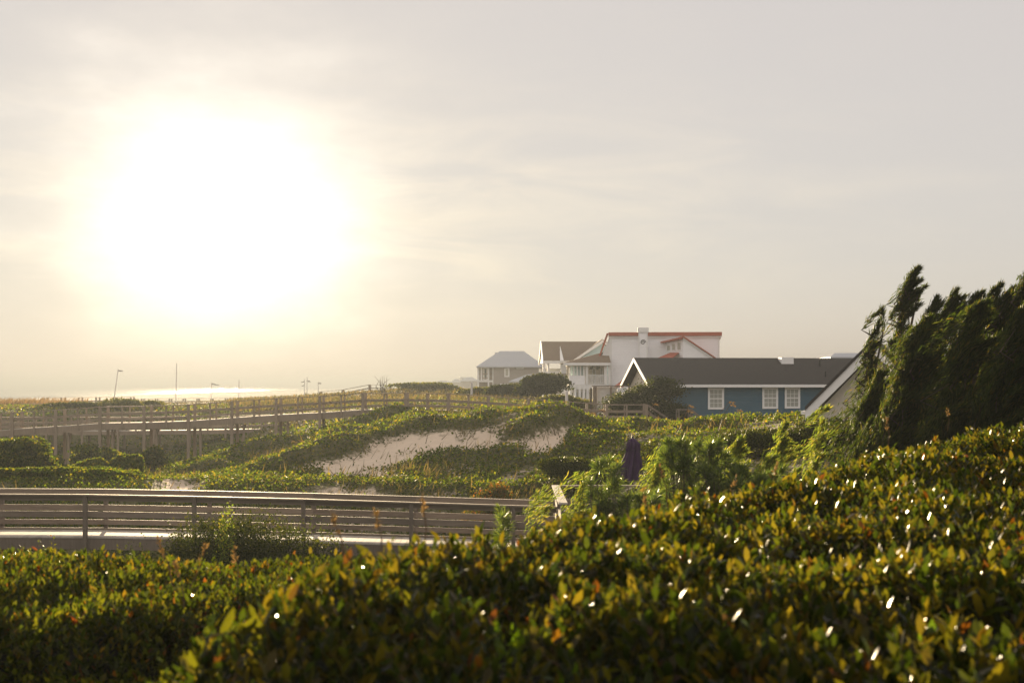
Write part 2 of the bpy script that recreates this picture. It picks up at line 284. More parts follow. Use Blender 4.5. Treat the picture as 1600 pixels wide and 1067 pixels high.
_n = len(CP); _A = np.zeros((_n + 3, _n + 3)); _XY = CP[:, :2] / 30
_A[:_n, :_n] = tps(((_XY[:, None] - _XY[None]) ** 2).sum(-1)) + np.eye(_n) * .004
_A[:_n, _n] = 1; _A[:_n, _n + 1:] = _XY; _A[_n:, :_n] = _A[:_n, _n:].T
_w = np.linalg.solve(_A, np.concatenate([CP[:, 2], np.zeros(3)]))
def coast(y): return np.interp(y, [-6000, 0, 400, 800, 1185, 1616, 2539, 4444, 6500], [-320, -250, -280, -300, -320, -364, -400, -560, -700])
SANDS = [[(500, 742), (545, 716), (580, 697), (625, 684), (660, 680), (705, 682), (735, 690), (745, 704), (700, 706), (662, 708), (640, 720), (622, 742), (600, 755), (560, 747), (520, 748)],
         [(730, 682), (780, 674), (815, 670), (800, 694), (770, 704), (748, 698)], [(815, 694), (840, 680), (888, 670), (884, 694), (862, 716), (835, 713)],
         [(505, 775), (545, 758), (592, 758), (585, 782), (520, 785)], [(670, 782), (700, 757), (740, 737), (765, 745), (715, 785)], [(240, 772), (272, 755), (318, 752), (335, 772)], [(905, 742), (925, 730), (950, 736), (930, 748)]]
def inpoly(px, py, poly):
    r = np.zeros(px.shape, bool); n = len(poly)
    for i in range(n):
        (x1, y1), (x2, y2) = poly[i], poly[(i + 1) % n]
        r ^= ((y1 > py) != (y2 > py)) & (px < (x2 - x1) * (py - y1) / (y2 - y1 + 1e-9) + x1)
    return r
def H0(x, y):
    x = np.asarray(x, float); y = np.asarray(y, float); sh = x.shape; xf = x.ravel(); yf = y.ravel(); z = np.empty(len(xf))
    for s in range(0, len(xf), 20000):
        q = np.stack([np.clip(xf[s:s + 20000], -150, 110), np.clip(yf[s:s + 20000], -60, 235)], 1) / 30
        z[s:s + 20000] = tps(((q[:, None] - _XY[None]) ** 2).sum(-1)) @ _w[:_n] + _w[_n] + q @ _w[_n + 1:]
    z = np.clip(z, 1.7, 8.3)
    d = xf - coast(yf); far = np.interp(d, [-200, -60, 0, 30, 120, 190, 260, 900], [-6, -3, -.2, .35, 2.0, 2.7, 3.2, 4.6])
    far = far + sstep(60, 220, d) * (fbm(xf / 23, yf / 23) - .5) * 1.3
    k = np.maximum(sstep(190, 290, yf), np.maximum(sstep(-80, -150, xf), sstep(70, 120, xf))); k = np.maximum(k, sstep(-30, -80, yf))
    return (z * (1 - k) + far * k).reshape(sh)
def growth(x, y, z):
    """1 where creepers cover the sand, 0 on the bare slip faces"""
    px = 800 + x / np.maximum(y, 1) * F; py = EYE - (z - CZ) / np.maximum(y, 1) * F
    w = (fbm(x * 1.1, y * 1.1) - .5) * 46; w2 = (fbm(x * 1.1 + 40, y * 1.1 + 7) - .5) * 40
    s = np.zeros(x.shape, bool)
    for p in SANDS: s |= inpoly(px + w, py + w2 * .6, p)
    s &= (y > 40) & (y < 72)
    g = np.where(s, 0.0, 1.0)
    return g
def hit(px, py):
    D = np.linspace(40, 100, 240); zr = Z(py, D); zt = H0(X(px, D), D); k = np.nonzero(zr < zt)[0]; D = D[k[0]] if len(k) else 70.; return X(px, D), D
RIDGES = [[(300, 744), (360, 724), (430, 702), (500, 692), (560, 686)], [(345, 768), (400, 741), (480, 718), (560, 698), (630, 675), (680, 665), (720, 670), (760, 658), (800, 650), (835, 641), (870, 653), (905, 660)],
          [(400, 773), (470, 755), (550, 751), (600, 760), (640, 762)], [(630, 752), (660, 731), (700, 715), (745, 718), (790, 711)], [(715, 768), (760, 743), (800, 725), (845, 719), (880, 725)],
          [(860, 748), (900, 708), (940, 681), (990, 671), (1040, 664), (1085, 676), (1130, 668), (1170, 660), (1210, 652), (1260, 662)], [(740, 782), (800, 768), (860, 758), (900, 751)],
          [(560, 692), (600, 675), (650, 658)], [(500, 690), (540, 676), (600, 660), (640, 650)], [(900, 763), (960, 738), (1010, 723), (1060, 703), (1120, 695)], [(800, 690), (850, 668), (880, 664)], [(430, 735), (490, 722), (540, 712)]]
RW = [np.array([hit(*p) for p in r]) for r in RIDGES]
def ridge(x, y):
    d = np.full(x.shape, 99.)
    for r in RW:
        for (ax_, ay_), (bx_, by_) in zip(r[:-1], r[1:]):
            if abs(by_ - ay_) > 12: continue
            vx, vy = bx_ - ax_, by_ - ay_; t = np.clip(((x - ax_) * vx + (y - ay_) * vy) / (vx * vx + vy * vy + 1e-6), 0, 1)
            d = np.minimum(d, np.hypot(x - ax_ - t * vx, y - ay_ - t * vy))
    return d
def Hveg(x, y):
    z = H0(x, y); near_ = sstep(36, 44, y) * (1 - sstep(110, 150, y)); d = ridge(x, y) + (fbm(x * .8 + 3, y * .8) - .5) * .9
    rb = np.exp(-(np.maximum(d, 0) / .95) ** 2); g = np.maximum(growth(x, y, z), sstep(.3, .6, rb))
    lump = fbm(x / 2.6, y / 2.6, 3); lump2 = fbm(x / .9 + 5, y / .9, 2)
    fr = .22 + .78 * sstep(53, 62, y); z2 = z + near_ * (g * (.42 * fr * rb * (.5 + 1.0 * lump) + .45 * fr * np.clip(lump - .42, 0, 1) + .2 * (lump2 - .3)) - .12 * (1 - g)) + (1 - near_) * (fbm(x / 3, y / 3) - .5) * .25 * sstep(40, 60, y)
    left = (x / np.maximum(y, 1) < -.185) & (g > .5) & (y > 40)
    vine = np.where(g > .5, np.clip(.62 + .4 * sstep(.15, .5, rb) + .9 * (lump - .5), .25, 1), 0) * near_ + (1 - near_) * g
    vine = np.where(left, np.maximum(vine, .72 + .3 * (lump - .3)), vine); return z2, np.where((near_ > .5) | left, vine, g)
gx = np.concatenate([np.array([-9000, -5000, -2500, -1200, -700, -500, -400, -350, -320, -300, -280, -250, -200, -160, -130, -105, -85, -70]), np.arange(-60, -34, 1.5), np.arange(-34, 34, .36), np.arange(34, 60, 1.5), np.array([62, 70, 80, 95, 120, 160, 220, 300, 500, 1000, 2500, 5000, 9000])])
gy = np.concatenate([np.array([-6000, -2000, -500, -150, -60, -30, -15, 0, 8, 16, 24]), np.arange(30, 98, .36), np.arange(98, 135, .8), np.arange(135, 260, 4), np.array([270, 290, 320, 360, 420, 500, 600, 720, 880, 1080, 1350, 1700, 2200, 3000, 4200, 6000, 9000])])
GX, GY = np.meshgrid(gx, gy); GZ, GG = Hveg(GX, GY)
GG = np.where(GY > 135, .35 + .5 * fbm(GX / 14, GY / 14), GG)
GG = np.where((GX - coast(GY)) < 110, 0, GG)
for _ in range(2): GG[1:-1, 1:-1] = (GG[1:-1, 1:-1] * 2 + GG[2:, 1:-1] + GG[:-2, 1:-1] + GG[1:-1, 2:] + GG[1:-1, :-2]) / 6
nx, ny = len(gx), len(gy); ii = (np.arange(ny - 1)[:, None] * nx + np.arange(nx - 1)[None]).ravel()
ter = npmesh('ground', np.stack([GX, GY, GZ], -1).reshape(-1, 3), [np.stack([ii, ii + 1, ii + nx + 1, ii + nx], 1)], m_ground, smooth=True)
ter.data.attributes.new('growth', 'FLOAT', 'POINT').data.foreach_set('value', GG.astype(np.float32).ravel()); tag(ter, kind='structure')
def ground(x, y):
    i = int(np.clip(np.searchsorted(gx, x) - 1, 0, nx - 2)); j = int(np.clip(np.searchsorted(gy, y) - 1, 0, ny - 2))
    a = (x - gx[i]) / (gx[i + 1] - gx[i]); b = (y - gy[j]) / (gy[j + 1] - gy[j])
    return float((GZ[j, i] * (1 - a) + GZ[j, i + 1] * a) * (1 - b) + (GZ[j + 1, i] * (1 - a) + GZ[j + 1, i + 1] * a) * b)
def groundv(x, y):
    i = np.clip(np.searchsorted(gx, x) - 1, 0, nx - 2); j = np.clip(np.searchsorted(gy, y) - 1, 0, ny - 2)
    a = (x - gx[i]) / (gx[i + 1] - gx[i]); b = (y - gy[j]) / (gy[j + 1] - gy[j])
    f = lambda A: (A[j, i] * (1 - a) + A[j, i + 1] * a) * (1 - b) + (A[j + 1, i] * (1 - a) + A[j + 1, i + 1] * a) * b
    return f(GZ), f(GG)
sea = MB().add([(-9500, -6500, 0), (2000, -6500, 0), (2000, 5900, 0), (-9500, 5900, 0)], [(0, 1, 2, 3)]).build('sea', m_sea); tag(sea, kind='structure')

# ------------------------------------------------------------------ creepers and grass on the dunes (nobody could count them)
def scatter(N, d0, d1, p=1.0, px0=-40, px1=1640):
    u = rng.random(N); D = (d0 ** -p + u * (d1 ** -p - d0 ** -p)) ** (-1 / p) if p else d0 * (d1 / d0) ** u
    px = px0 + rng.random(N) * (px1 - px0); return X(px, D), D
x, y = scatter(560000, 37, 140, 1.0); z, g = groundv(x, y)
patch = fbm(x / 1.7 + 3, y / 1.7, 3); keep = (rng.random(len(x)) < np.where(g > .75, .75 + .5 * (patch - .5), np.where(g > .3, np.clip(.15 + 2.2 * (patch - .42), .05, .8), np.clip((patch - .56) * 1.5, .006, .35))))
x, y, z = x[keep], y[keep], z[keep]; n = len(x)
e = .25; zx, _ = groundv(x + e, y); zy, _ = groundv(x, y + e); N0 = nrm(np.stack([-(zx - z) / e, -(zy - z) / e, np.ones(n)], 1))
hh = rng.random(n) ** 2 * .17; pos = np.stack([x, y, z - .02], 1) + N0 * hh[:, None]
ax = rv(n); nor = N0 + rv(n, .5)
Lf = (.085 + .06 * rng.random(n)) * np.clip(y / 60, .8, 1.6)
tag(leaves('creeper', pos, ax, nor, Lf, Lf * .8, m_vine), 'green creeping vines covering the sand dunes', 'creeper', kind='stuff')
x, y = scatter(120000, 38, 150, 1.0); z, g = groundv(x, y)
gp = fbm(x / 4 + 20, y / 4 + 3, 3); keep = rng.random(len(x)) < np.where(x / y < -.19, .15, np.where(x / y > .04, .16, 1)) * np.where(g > .8, .02, np.where(g > .3, np.clip((gp - .44) * 2, .03, .4), .03)); x, y, z = x[keep], y[keep], z[keep]; n = len(x)
ax = np.stack([.35 + rng.normal(0, .4, n), rng.normal(0, .4, n), np.ones(n)], 1); L = (.3 + .4 * rng.random(n)) * np.where(y > 100, 1.3, 1)
tag(leaves('dune_grass', np.stack([x, y, z - .02], 1), ax, rv(n), L, .018 + .012 * y / 60, m_grass, BLADE), 'dry straw coloured grass on the dunes', 'grass', kind='stuff')
# far dunes: coarse grass and brush
x, y = scatter(90000, 120, 420, 1.0, -60, 1300); z, g = groundv(x, y); gp = fbm(x / 9, y / 9, 3)
keep = (rng.random(len(x)) < np.clip((gp - .3) * 3, 0, 1)) & ((x - coast(y)) > 150); x, y, z = x[keep], y[keep], z[keep]; n = len(x)
ax = np.stack([.4 + rng.normal(0, .4, n), rng.normal(0, .4, n), np.ones(n)], 1); L = (.25 + .4 * rng.random(n)) * np.where(x / y < -.2, .55, 1)
tag(leaves('far_brush', np.stack([x, y, z - .05], 1), ax, rv(n), L, .09 * y / 150 + .05, m_grass, BLADE), 'hazy brush and grass on the far dunes', 'brush', kind='stuff')

# ------------------------------------------------------------------ boardwalks
def boardwalk(root, nodes, wid, rail_h, post_s, levels, skirt=.3, post_mat=m_post, wood=m_wood, below=True, bal=True, planks=False, top_over=.0, levels_far=None, rail_t=.04, rail_w=.14, baluster_s=.09, far_rail=True):
    """nodes: near edge deck points; a post stands at each"""
    nodes = [Vector(p) for p in nodes]; A, B = nodes[:-1], nodes[1:]
    d = MB()
    for p, q in zip(A, B):
        if planks:
            L = (q - p).length; k = max(1, int(L / .146)); t = (q - p) / k
            for i in range(k): a = p + t * i; b = a + t * .955; d.prism([tuple(a), tuple(b), tuple(b + Vector((0, 0, -.038))), tuple(a + Vector((0, 0, -.038)))], (0, wid, 0))
        else: d.prism([tuple(p), tuple(q), tuple(q + Vector((0, 0, -.05))), tuple(p + Vector((0, 0, -.05)))], (0, wid, 0))
    d.build('deck', m_deck, root)
    for off in ((-.022, wid + .022) if far_rail else (-.022,)):
        s = MB()
        for p, q in zip(A, B): o_ = Vector((0, off, -.052 - skirt / 2)); s.beam(p + o_, q + o_, .04, skirt)
        s.build('stringer', post_mat, root)
    for side, off in ((0, -.045 - post_s / 2), (1, wid + .045 + post_s / 2)):
        if side and not far_rail: continue
        inn = post_s / 2 + .003 + rail_t / 2
        for hfrac, hh_ in (levels_far if side and levels_far else levels):
            r = MB(); o_ = Vector((0, off + (inn if side == 0 else -inn), rail_h * hfrac))
            for p, q in zip(A, B): r.beam(p + o_, q + o_, rail_t, hh_)
            r.build('rail', wood, root)
        c_ = MB(); o_ = Vector((0, off, rail_h))
        for p, q in zip(A, B): c_.beam(p + o_, q + o_, rail_w, .04)
        c_.build('cap_rail', wood, root)
        for i, p in enumerate(nodes):
            gz = min(ground(p.x, p.y + off), p.z - .1) - .3 if below else p.z - .4
            m = MB(); m.box(p.x - post_s / 2, p.x + post_s / 2, p.y + off - post_s / 2, p.y + off + post_s / 2, gz, p.z + rail_h - .021 + top_over); m.build('post', post_mat, root)
        if bal:
            for p, q in zip(A, B):
                c0 = (p + q) / 2; h = baluster_s / 2
                m = MB(); m.box(c0.x - h, c0.x + h, c0.y + off - h, c0.y + off + h, c0.z - skirt, c0.z + rail_h - .021); m.build('baluster', post_mat, root)
# near boardwalk
def znear(px): return Z(np.interp(px, [-80, 135, 305, 475, 640, 800, 900], [837, 838, 841, 845, 850, 855, 858]), 33)
nb = thing('boardwalk', (X(300, 33), 33, 1.8), 'weathered grey wooden boardwalk with plank rails just behind the hedge', 'boardwalk')
pxs = [-205, -35, 135, 305, 475, 643, 802, 872]
boardwalk(nb, [(X(p, 33), 33, float(znear(p))) for p in pxs], 1.5, .97, .092, [(.925, .12), (.54, .14)], .24, levels_far=[(.925, .12), (.56, .14), (.2, .12), (.03, .05)], planks=True, bal=False)
# raised mid boardwalk
MIDN = [(-48, 676), (20, 670), (88, 666), (157, 661), (226, 660), (295, 657.5), (363, 652.5), (432, 648), (500, 644.5), (567, 640), (634, 639.5), (700, 640.5), (763, 644), (826, 648.5), (888, 652.5), (948, 657), (1010, 657)]
mid = []
for p, yv in MIDN:
    D = float(np.interp(p, [634, 1010], [85, 88])); mid.append((X(p, D), D, Z(yv, D)))
mw = thing('boardwalk', (mid[6][0], 85, 2), 'long raised boardwalk on tall posts crossing the dunes in the middle distance', 'boardwalk')
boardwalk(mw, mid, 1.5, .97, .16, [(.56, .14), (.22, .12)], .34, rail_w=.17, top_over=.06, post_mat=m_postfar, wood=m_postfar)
for k, p in enumerate(mid[1:8]):
    x0 = p[0] + .62; gz = ground(x0, 85.75)
    MB().box(x0 - .06, x0 + .06, 85.3, 85.42, gz - .3, p[2] - .40).build('support_post', m_postfar, mw)
    if k % 2 or k < 3: MB().beam((x0 - .75 + .2 * (k % 3), 86.1, gz - .2), (x0 - .05, 86.1, p[2] - .41), .08, .08).build('brace', m_postfar, mw)
# stairs at its right end
st = thing('staircase', P(1040, 668, 88.6), 'wooden stair flight going down from the right end of the raised boardwalk', 'stairs')
a, b = P(1012, 632, 88.1), P(1042, 652, 88.1); a2, b2 = P(1012, 655, 88.1), P(1042, 675, 88.1)
for dy in (0, 1.45):
    o_ = Vector((0, dy, 0)); MB().beam(a + o_, b + o_, .1, .06).build('handrail', m_wood, st); MB().beam(a2 + o_, b2 + o_, .05, .3).build('stringer', m_wood, st)
    MB().beam(a + o_ - Vector((0, 0, .45)), b + o_ - Vector((0, 0, .45)), .04, .12).build('rail', m_wood, st)
    e_ = b + o_; MB().box(e_.x - .06, e_.x + .06, e_.y - .06, e_.y + .06, ground(e_.x, e_.y) - .3, e_.z + .05).build('post', m_post, st)
for i in range(6): c0 = a2.lerp(b2, (i + .5) / 6); MB().box(c0.x - .13, c0.x + .13, c0.y + .03, c0.y + 1.42, c0.z + .1, c0.z + .14).build('tread', m_deck, st)
st2 = thing('staircase', P(1090, 666, 88), 'short wooden stair flight beside the slate blue house wall', 'stairs')
a, b = P(1081, 640, 88), P(1108, 663, 88)
for dy in (0, 1.3):
    o_ = Vector((0, dy, 0)); MB().beam(a + o_, b + o_, .1, .06).build('handrail', m_wood, st2); MB().beam(a + o_ - Vector((0, 0, .35)), b + o_ - Vector((0, 0, .35)), .04, .12).build('rail', m_wood, st2)
    MB().beam(a + o_ - Vector((0, 0, .75)), b + o_ - Vector((0, 0, .75)), .05, .25).build('stringer', m_wood, st2)
    MB().box(a.x - .09, a.x - .01, a.y + dy - .05, a.y + dy + .05, ground(a.x, a.y + dy) - .3, a.z + .06).build('post', m_post, st2)
    MB().beam(P(1062, 640, 88) + o_, a + o_ - Vector((.1, 0, 0)), .1, .05).build('cap_rail', m_wood, st2); q = P(1062, 640, 88) + o_
    MB().box(q.x - .09, q.x - .0, q.y - .05, q.y + .05, ground(q.x, q.y) - .3, q.z + .03).build('post', m_post, st2)
for i in range(5): c0 = a.lerp(b, (i + .5) / 5) - Vector((0, 0, .62)); MB().box(c0.x - .13, c0.x + .13, c0.y + .03, c0.y + 1.27, c0.z, c0.z + .04).build('tread', m_deck, st2)
# lower boardwalk behind
lo = [(X(p, 103), 103, Z(yv, 103)) for p, yv in ((-40, 673), (17, 673), (73, 673), (129, 673), (185, 673), (241, 672.5), (297, 672), (353, 671), (409, 670), (465, 668))]
lw = thing('boardwalk', (lo[4][0], 103, 3), 'lower boardwalk seen under and through the raised one', 'boardwalk')
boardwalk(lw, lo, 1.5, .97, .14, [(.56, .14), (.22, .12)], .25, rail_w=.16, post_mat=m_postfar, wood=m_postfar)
# far boardwalks towards the beach
def farwalk(label, D, pts, rh, ps):
    nodes = []
    for (p0, y0), (p1, y1) in zip(pts[:-1], pts[1:]):
        k = max(1, round(abs(X(p1, D) - X(p0, D)) / 2.5))
        nodes += [(X(p0 + (p1 - p0) * i / k, D), D, Z(y0 + (y1 - y0) * i / k, D) - rh) for i in range(k)]
    nodes.append((X(pts[-1][0], D), D, Z(pts[-1][1], D) - rh))
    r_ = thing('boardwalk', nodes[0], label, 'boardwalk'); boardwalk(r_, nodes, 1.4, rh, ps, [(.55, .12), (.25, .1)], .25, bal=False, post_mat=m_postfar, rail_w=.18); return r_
farwalk('dark railed boardwalk with a sloped end among sea oats at far left', 140, [(-30, 638.5), (24, 638.5), (36, 631), (160, 630.5)], 1.0, .16)
farwalk('pale boardwalk along the dune crest against the sea at left', 200, [(56, 629), (69, 621.5), (205, 620.5)], 1.1, .2)
farwalk('hazy boardwalk behind the dune scrub left of the raised boardwalk hump', 165, [(238, 629), (410, 627)], 1.0, .18)
farwalk('faintest boardwalk near the beach below the sun glitter', 260, [(200, 623), (330, 622.5), (420, 620)], 1.1, .24)
farwalk('hazy ramp boardwalk climbing to the grassy dune left of the grey house', 190, [(500, 612), (535, 609), (577, 601), (640, 602.5)], 1.0, .2)

# ------------------------------------------------------------------ viewing platform and umbrella
vp = thing('viewing_platform', (X(905, 34.6), 32, 1.9), 'small wooden platform with wide sunlit cap rail at the end of the near boardwalk', 'deck')
zc = Z(759, 34.6); x0 = X(868, 34.6); x1 = X(1010, 34.6); y0, y1 = 29.4, 34.6
MB().box(x0, x1, y0, y1, zc - 1.06, zc - 1.0).build('deck', m_deck, vp)
MB().box(x0 - .09, x1 + .09, y1 - .09, y1 + .09, zc - .02, zc + .02).build('cap_rail', m_wood, vp)
MB().box(x0 - .09, x0 + .09, y0, y1 - .092, zc - .02, zc + .02).build('cap_rail', m_deck, vp)
for yy, xa, xb in ((y1, x0, x1),):
    for h in (.3, .62): MB().box(xa, xb, yy - .02, yy + .02, zc - 1 + h - .07, zc - 1 + h + .07).build('rail', m_wood, vp)
for h in (.3, .62): MB().box(x0 - .02, x0 + .02, y0 + .1, y1 - .1, zc - 1 + h - .07, zc - 1 + h + .07).build('rail', m_wood, vp)
for xx, yy in ((x0, y1), (x1, y1), (x0, y0 + .1), (x0, (y0 + y1) / 2), (x1, y0), ((x0 + x1) / 2, y1)):
    MB().box(xx - .045, xx + .045, yy - .045 + (.07 if yy == y1 else 0), yy + .045 + (.07 if yy == y1 else 0), ground(xx, yy) - .3, zc - .022).build('post', m_post, vp)
UD = 40; ub = P(988, 790, UD); ub.z = ground(ub.x, ub.y) + .0
um = thing('patio_umbrella', ub, 'closed dark purple patio umbrella standing among the shrubs', 'umbrella')
tz = Z(684, UD); MB().tube([(ub.x, ub.y, ub.z - .3), (ub.x, ub.y, tz + .03)], .025, 8).build('pole', m_bark, um)
def fold_ring(z, r, k, ph, dx=0): return [(ub.x + dx + r * (1 + k * math.cos(8 * t + ph)) * math.cos(t), ub.y + r * (1 + k * math.cos(8 * t + ph)) * math.sin(t), z) for t in [2 * math.pi * i / 48 for i in range(48)]]
prof = [(0, .02, 0, 0), (.04, .09, .1, 0), (.17, .16, .25, .03), (.28, .15, .35, .03), (.38, .15, .3, .02), (.65, .22, .32, -.01), (.95, .27, .32, -.05), (1.18, .31, .35, -.09)]
vs = []; fs = []
for i, (dz, r_, k, dx) in enumerate(prof): vs += fold_ring(tz - dz, r_, k, i * .12, dx)
for i in range(len(prof) - 1):
    for j in range(48): fs.append((i * 48 + j, i * 48 + (j + 1) % 48, (i + 1) * 48 + (j + 1) % 48, (i + 1) * 48 + j))
cn_ = MB().add(vs, fs).build('canopy', m_purple, um, smooth=True)
MB().add(fold_ring(tz - .30, .165, .33, .4, .03) + fold_ring(tz - .36, .165, .33, .45, .025), [(j, (j + 1) % 48, 48 + (j + 1) % 48, 48 + j) for j in range(48)]).build('tie_strap', m_purple, cn_)
MB().tube([(ub.x, ub.y, tz), (ub.x, ub.y, tz + .07)], [.03, .012], 8).build('finial', m_black, um)

# ------------------------------------------------------------------ houses
class Fr:
    def __init__(s, ox, oy, deg): s.o = Vector((ox, oy)); a = R(deg); s.d = Vector((math.cos(a), math.sin(a))); s.n = Vector((-math.sin(a), math.cos(a))); s.deg = deg
    def __call__(s, u, v, z): p = s.o + s.d * u + s.n * v; return Vector((p.x, p.y, z))
    def u(s, px, v=0):
        k = (px - 800) / F; o_ = s.o + s.n * v; return (k * o_.y - o_.x) / (s.d.x - k * s.d.y)
    def D(s, px, v=0): return (s.o + s.n * v + s.d * s.u(px, v)).y
    def z(s, px, py, v=0): return Z(py, s.D(px, v))
def window(root, fr, u0, u1, z0, z1, v=0, glass=m_glass, fw=.1, cols=2, rows=4, pr=.05, trim=m_white):
    m = MB(fr); m.box(u0, u1, v - pr, v + .02, z1 - fw, z1); m.box(u0, u1, v - pr, v + .02, z0, z0 + fw)
    m.box(u0, u0 + fw, v - pr, v + .02, z0 + fw, z1 - fw); m.box(u1 - fw, u1, v - pr, v + .02, z0 + fw, z1 - fw)
    if rows > 1:
        zm = (z0 + z1) / 2; m.box(u0 + fw, u1 - fw, v - pr + .01, v + .0, zm - .035, zm + .035)
        for i in range(1, cols):
            uu = u0 + fw + (u1 - u0 - 2 * fw) * i / cols; m.box(uu - .012, uu + .012, v - pr + .02, v - .005, z0 + fw, zm - .035); m.box(uu - .012, uu + .012, v - pr + .02, v - .005, zm + .035, z1 - fw)
        for i in (1, 3):
            zz = z0 + fw + (z1 - z0 - 2 * fw) * i / 4; m.box(u0 + fw, u1 - fw, v - pr + .023, v - .003, zz - .012, zz + .012)
    w = m.build('window', trim, root)
    MB(fr).box(u0 + fw * .9, u1 - fw * .9, v - .012, v + .015, z0 + fw * .9, z1 - fw * .9).build('pane', glass, w); return w
def gable(m, u0, u1, v0, v1, ze, zr, t, vm=None):
    vm = (v0 + v1) / 2 if vm is None else vm
    return m.prism([(u0, v0, ze), (u0, vm, zr), (u0, v1, ze), (u0, v1, ze - t), (u0, vm, zr - t), (u0, v0, ze - t)], (u1 - u0, 0, 0))
def curl(m, fr, c, r, v, turns=1.4, rad=.03, flip=1):
    pts = [(c[0] + flip * r * (1 - .75 * t) * math.cos(2 * math.pi * turns * t), v, c[1] + r * (1 - .75 * t) * math.sin(2 * math.pi * turns * t)) for t in [i / 16 for i in range(17)]]
    mm = MB(); mm.tube(pts, rad, 5); m.add(mm.v, mm.q)

# slate blue house
fb = Fr(X(1024, 92), 92, 7); zb = 2.9; Lb = 16.0
bh = thing('house', fb(8, 4, 3.3), 'slate blue lap sided house with long dark shingle roof and white window frames', 'house')
ze = Z(600.5, 91.6); zr = Z(559, 96.4)
MB(fb).box(0, Lb, 0, .2, zb, ze - .12).build('wall', m_lapblue, bh)
gw = MB(fb); gw.prism([(0.0, .2, zb), (0.0, 8, zb), (0.0, 8, ze - .1), (0.0, 4, zr - .25), (0.0, .2, ze - .1)], (.2, 0, 0)); gwo = gw.build('gable_wall', m_cream, bh)
MB(fb).prism([(Lb, .2, zb), (Lb, 8, zb), (Lb, 8, ze - .1), (Lb, 4, zr - .25), (Lb, .2, ze - .1)], (-.2, 0, 0)).build('gable_wall', m_lapblue, bh)
MB(fb).box(.2, Lb - .2, 7.8, 8, zb, ze - .1).build('wall', m_lapblue, bh)
rf = gable(MB(fb), -.55, Lb + .5, -.5, 8.5, ze, zr, .14).build('roof', m_shing, bh)
MB(fb).box(-.5, Lb + .5, -.54, -.503, ze - .19, ze - .01).build('fascia', m_white, bh); MB(fb).box(-.5, Lb + .5, -.5, -.003, ze - .19, ze - .16).build('soffit', m_white, bh)
for v0_, z0_, v1_, z1_ in ((-.55, ze, 4, zr), (4, zr, 8.55, ze)):
    MB(fb).prism([(-.6, v0_, z0_ - .02), (-.6, v1_, z1_ - .02), (-.6, v1_, z1_ - .26), (-.6, v0_, z0_ - .26)], (.047, 0, 0)).build('bargeboard', m_white, bh)
sk = MB(fb); u = fb.u(1226, 3.6); sk.box(u - .42, u + .42, 2.95, 3.75, zr - .42, zr + .03); sko = sk.build('skylight', m_white, rf)
pv = MB(fb); u = fb.u(1281, 2.6); pv.tube([(u, 2.6, zr - .9), (u, 2.6, zr - .2)], .06, 8); u = fb.u(1290, .8); pv.tube([(u, .8, zr - 1.6), (u, .8, zr - .95)], .06, 8); pv.build('vent_pipe', m_black, rf)
for i, (p0, p1, y1_, y0_) in enumerate(((1106, 1131, 606, 639.5), (1191, 1215.5, 605.5, 638.5), (1226, 1250, 605.5, 638))):
    window(bh, fb, fb.u(p0), fb.u(p1), fb.z(p0, y0_), fb.z(p0, y1_), -.003, m_glass, .13, 3, 4)
om = MB(lambda a, b, c: fb(-.02 - 0 * b, a, c))
curl(om, fb, (4.3, zr - 1.0), .22, 0, 1.3, .03); curl(om, fb, (4.0, zr - 1.35), .25, 0, 1.3, .035, -1); curl(om, fb, (4.2, zr - 1.75), .18, 0, 1.2, .03)
om.build('scroll_ornament', surf('tan ornament', (.30, .20, .12), .8), gwo)

# white house with red roof edges
fw_ = Fr(X(953, 150), 150, -4.6); zg = 4.3
wh = thing('house', fw_(6, 4, 4.9), 'tall white lap sided house with red roof edges and a square chimney', 'house')
u1 = fw_.u(1124); zt = fw_.z(953, 525)
MB(fw_).box(0, u1, 0, 8, zg, zt).build('wall', m_lapwhite, wh)
MB(fw_).prism([(-.15, -.35, zt + .02), (-.15, 8.3, zt - .9), (-.15, 8.3, zt - .5), (-.15, -.35, zt + .38)], (u1 + .4, 0, 0)).build('roof', m_red, wh)
MB(fw_).box(-.1, u1 + .2, -.13, -.003, zt - .22, zt + .018).build('fascia', m_white, wh)
MB(fw_).box(u1 - .16, u1 + .02, -.04, -.002, zg, zt - .22).build('corner_board', m_white, wh); MB(fw_).box(-.02, .2, -.04, -.002, zg, zt - .22).build('corner_board', m_white, wh)
# steep left wing
za, zb_ = fw_.z(951, 524), fw_.z(940, 557)
MB(fw_).prism([(0, .3, za), (fw_.u(940), .3, zb_), (0, .3, zb_)], (0, 1.2, 0)).build('wing_wall', m_white, wh)
uL = fw_.u(939); MB(fw_).prism([(-.16, .1, za + .2), (uL - .12, .1, zb_ - .1), (uL - .3, .1, zb_ - .1), (-.34, .1, za + .26)], (0, 1.5, 0)).build('wing_roof', m_red, wh)
ua, ub_ = fw_.u(940), fw_.u(951.5); z0_, z1_ = fw_.z(945, 565), fw_.z(945, 559.5)
MB(fw_).prism([(ua, -.5, z0_), (ub_, -.5, z0_), (ub_, .25, z1_), (ua + .2, .25, z1_)], (0, .05, -.12)).build('awning', m_red, wh)
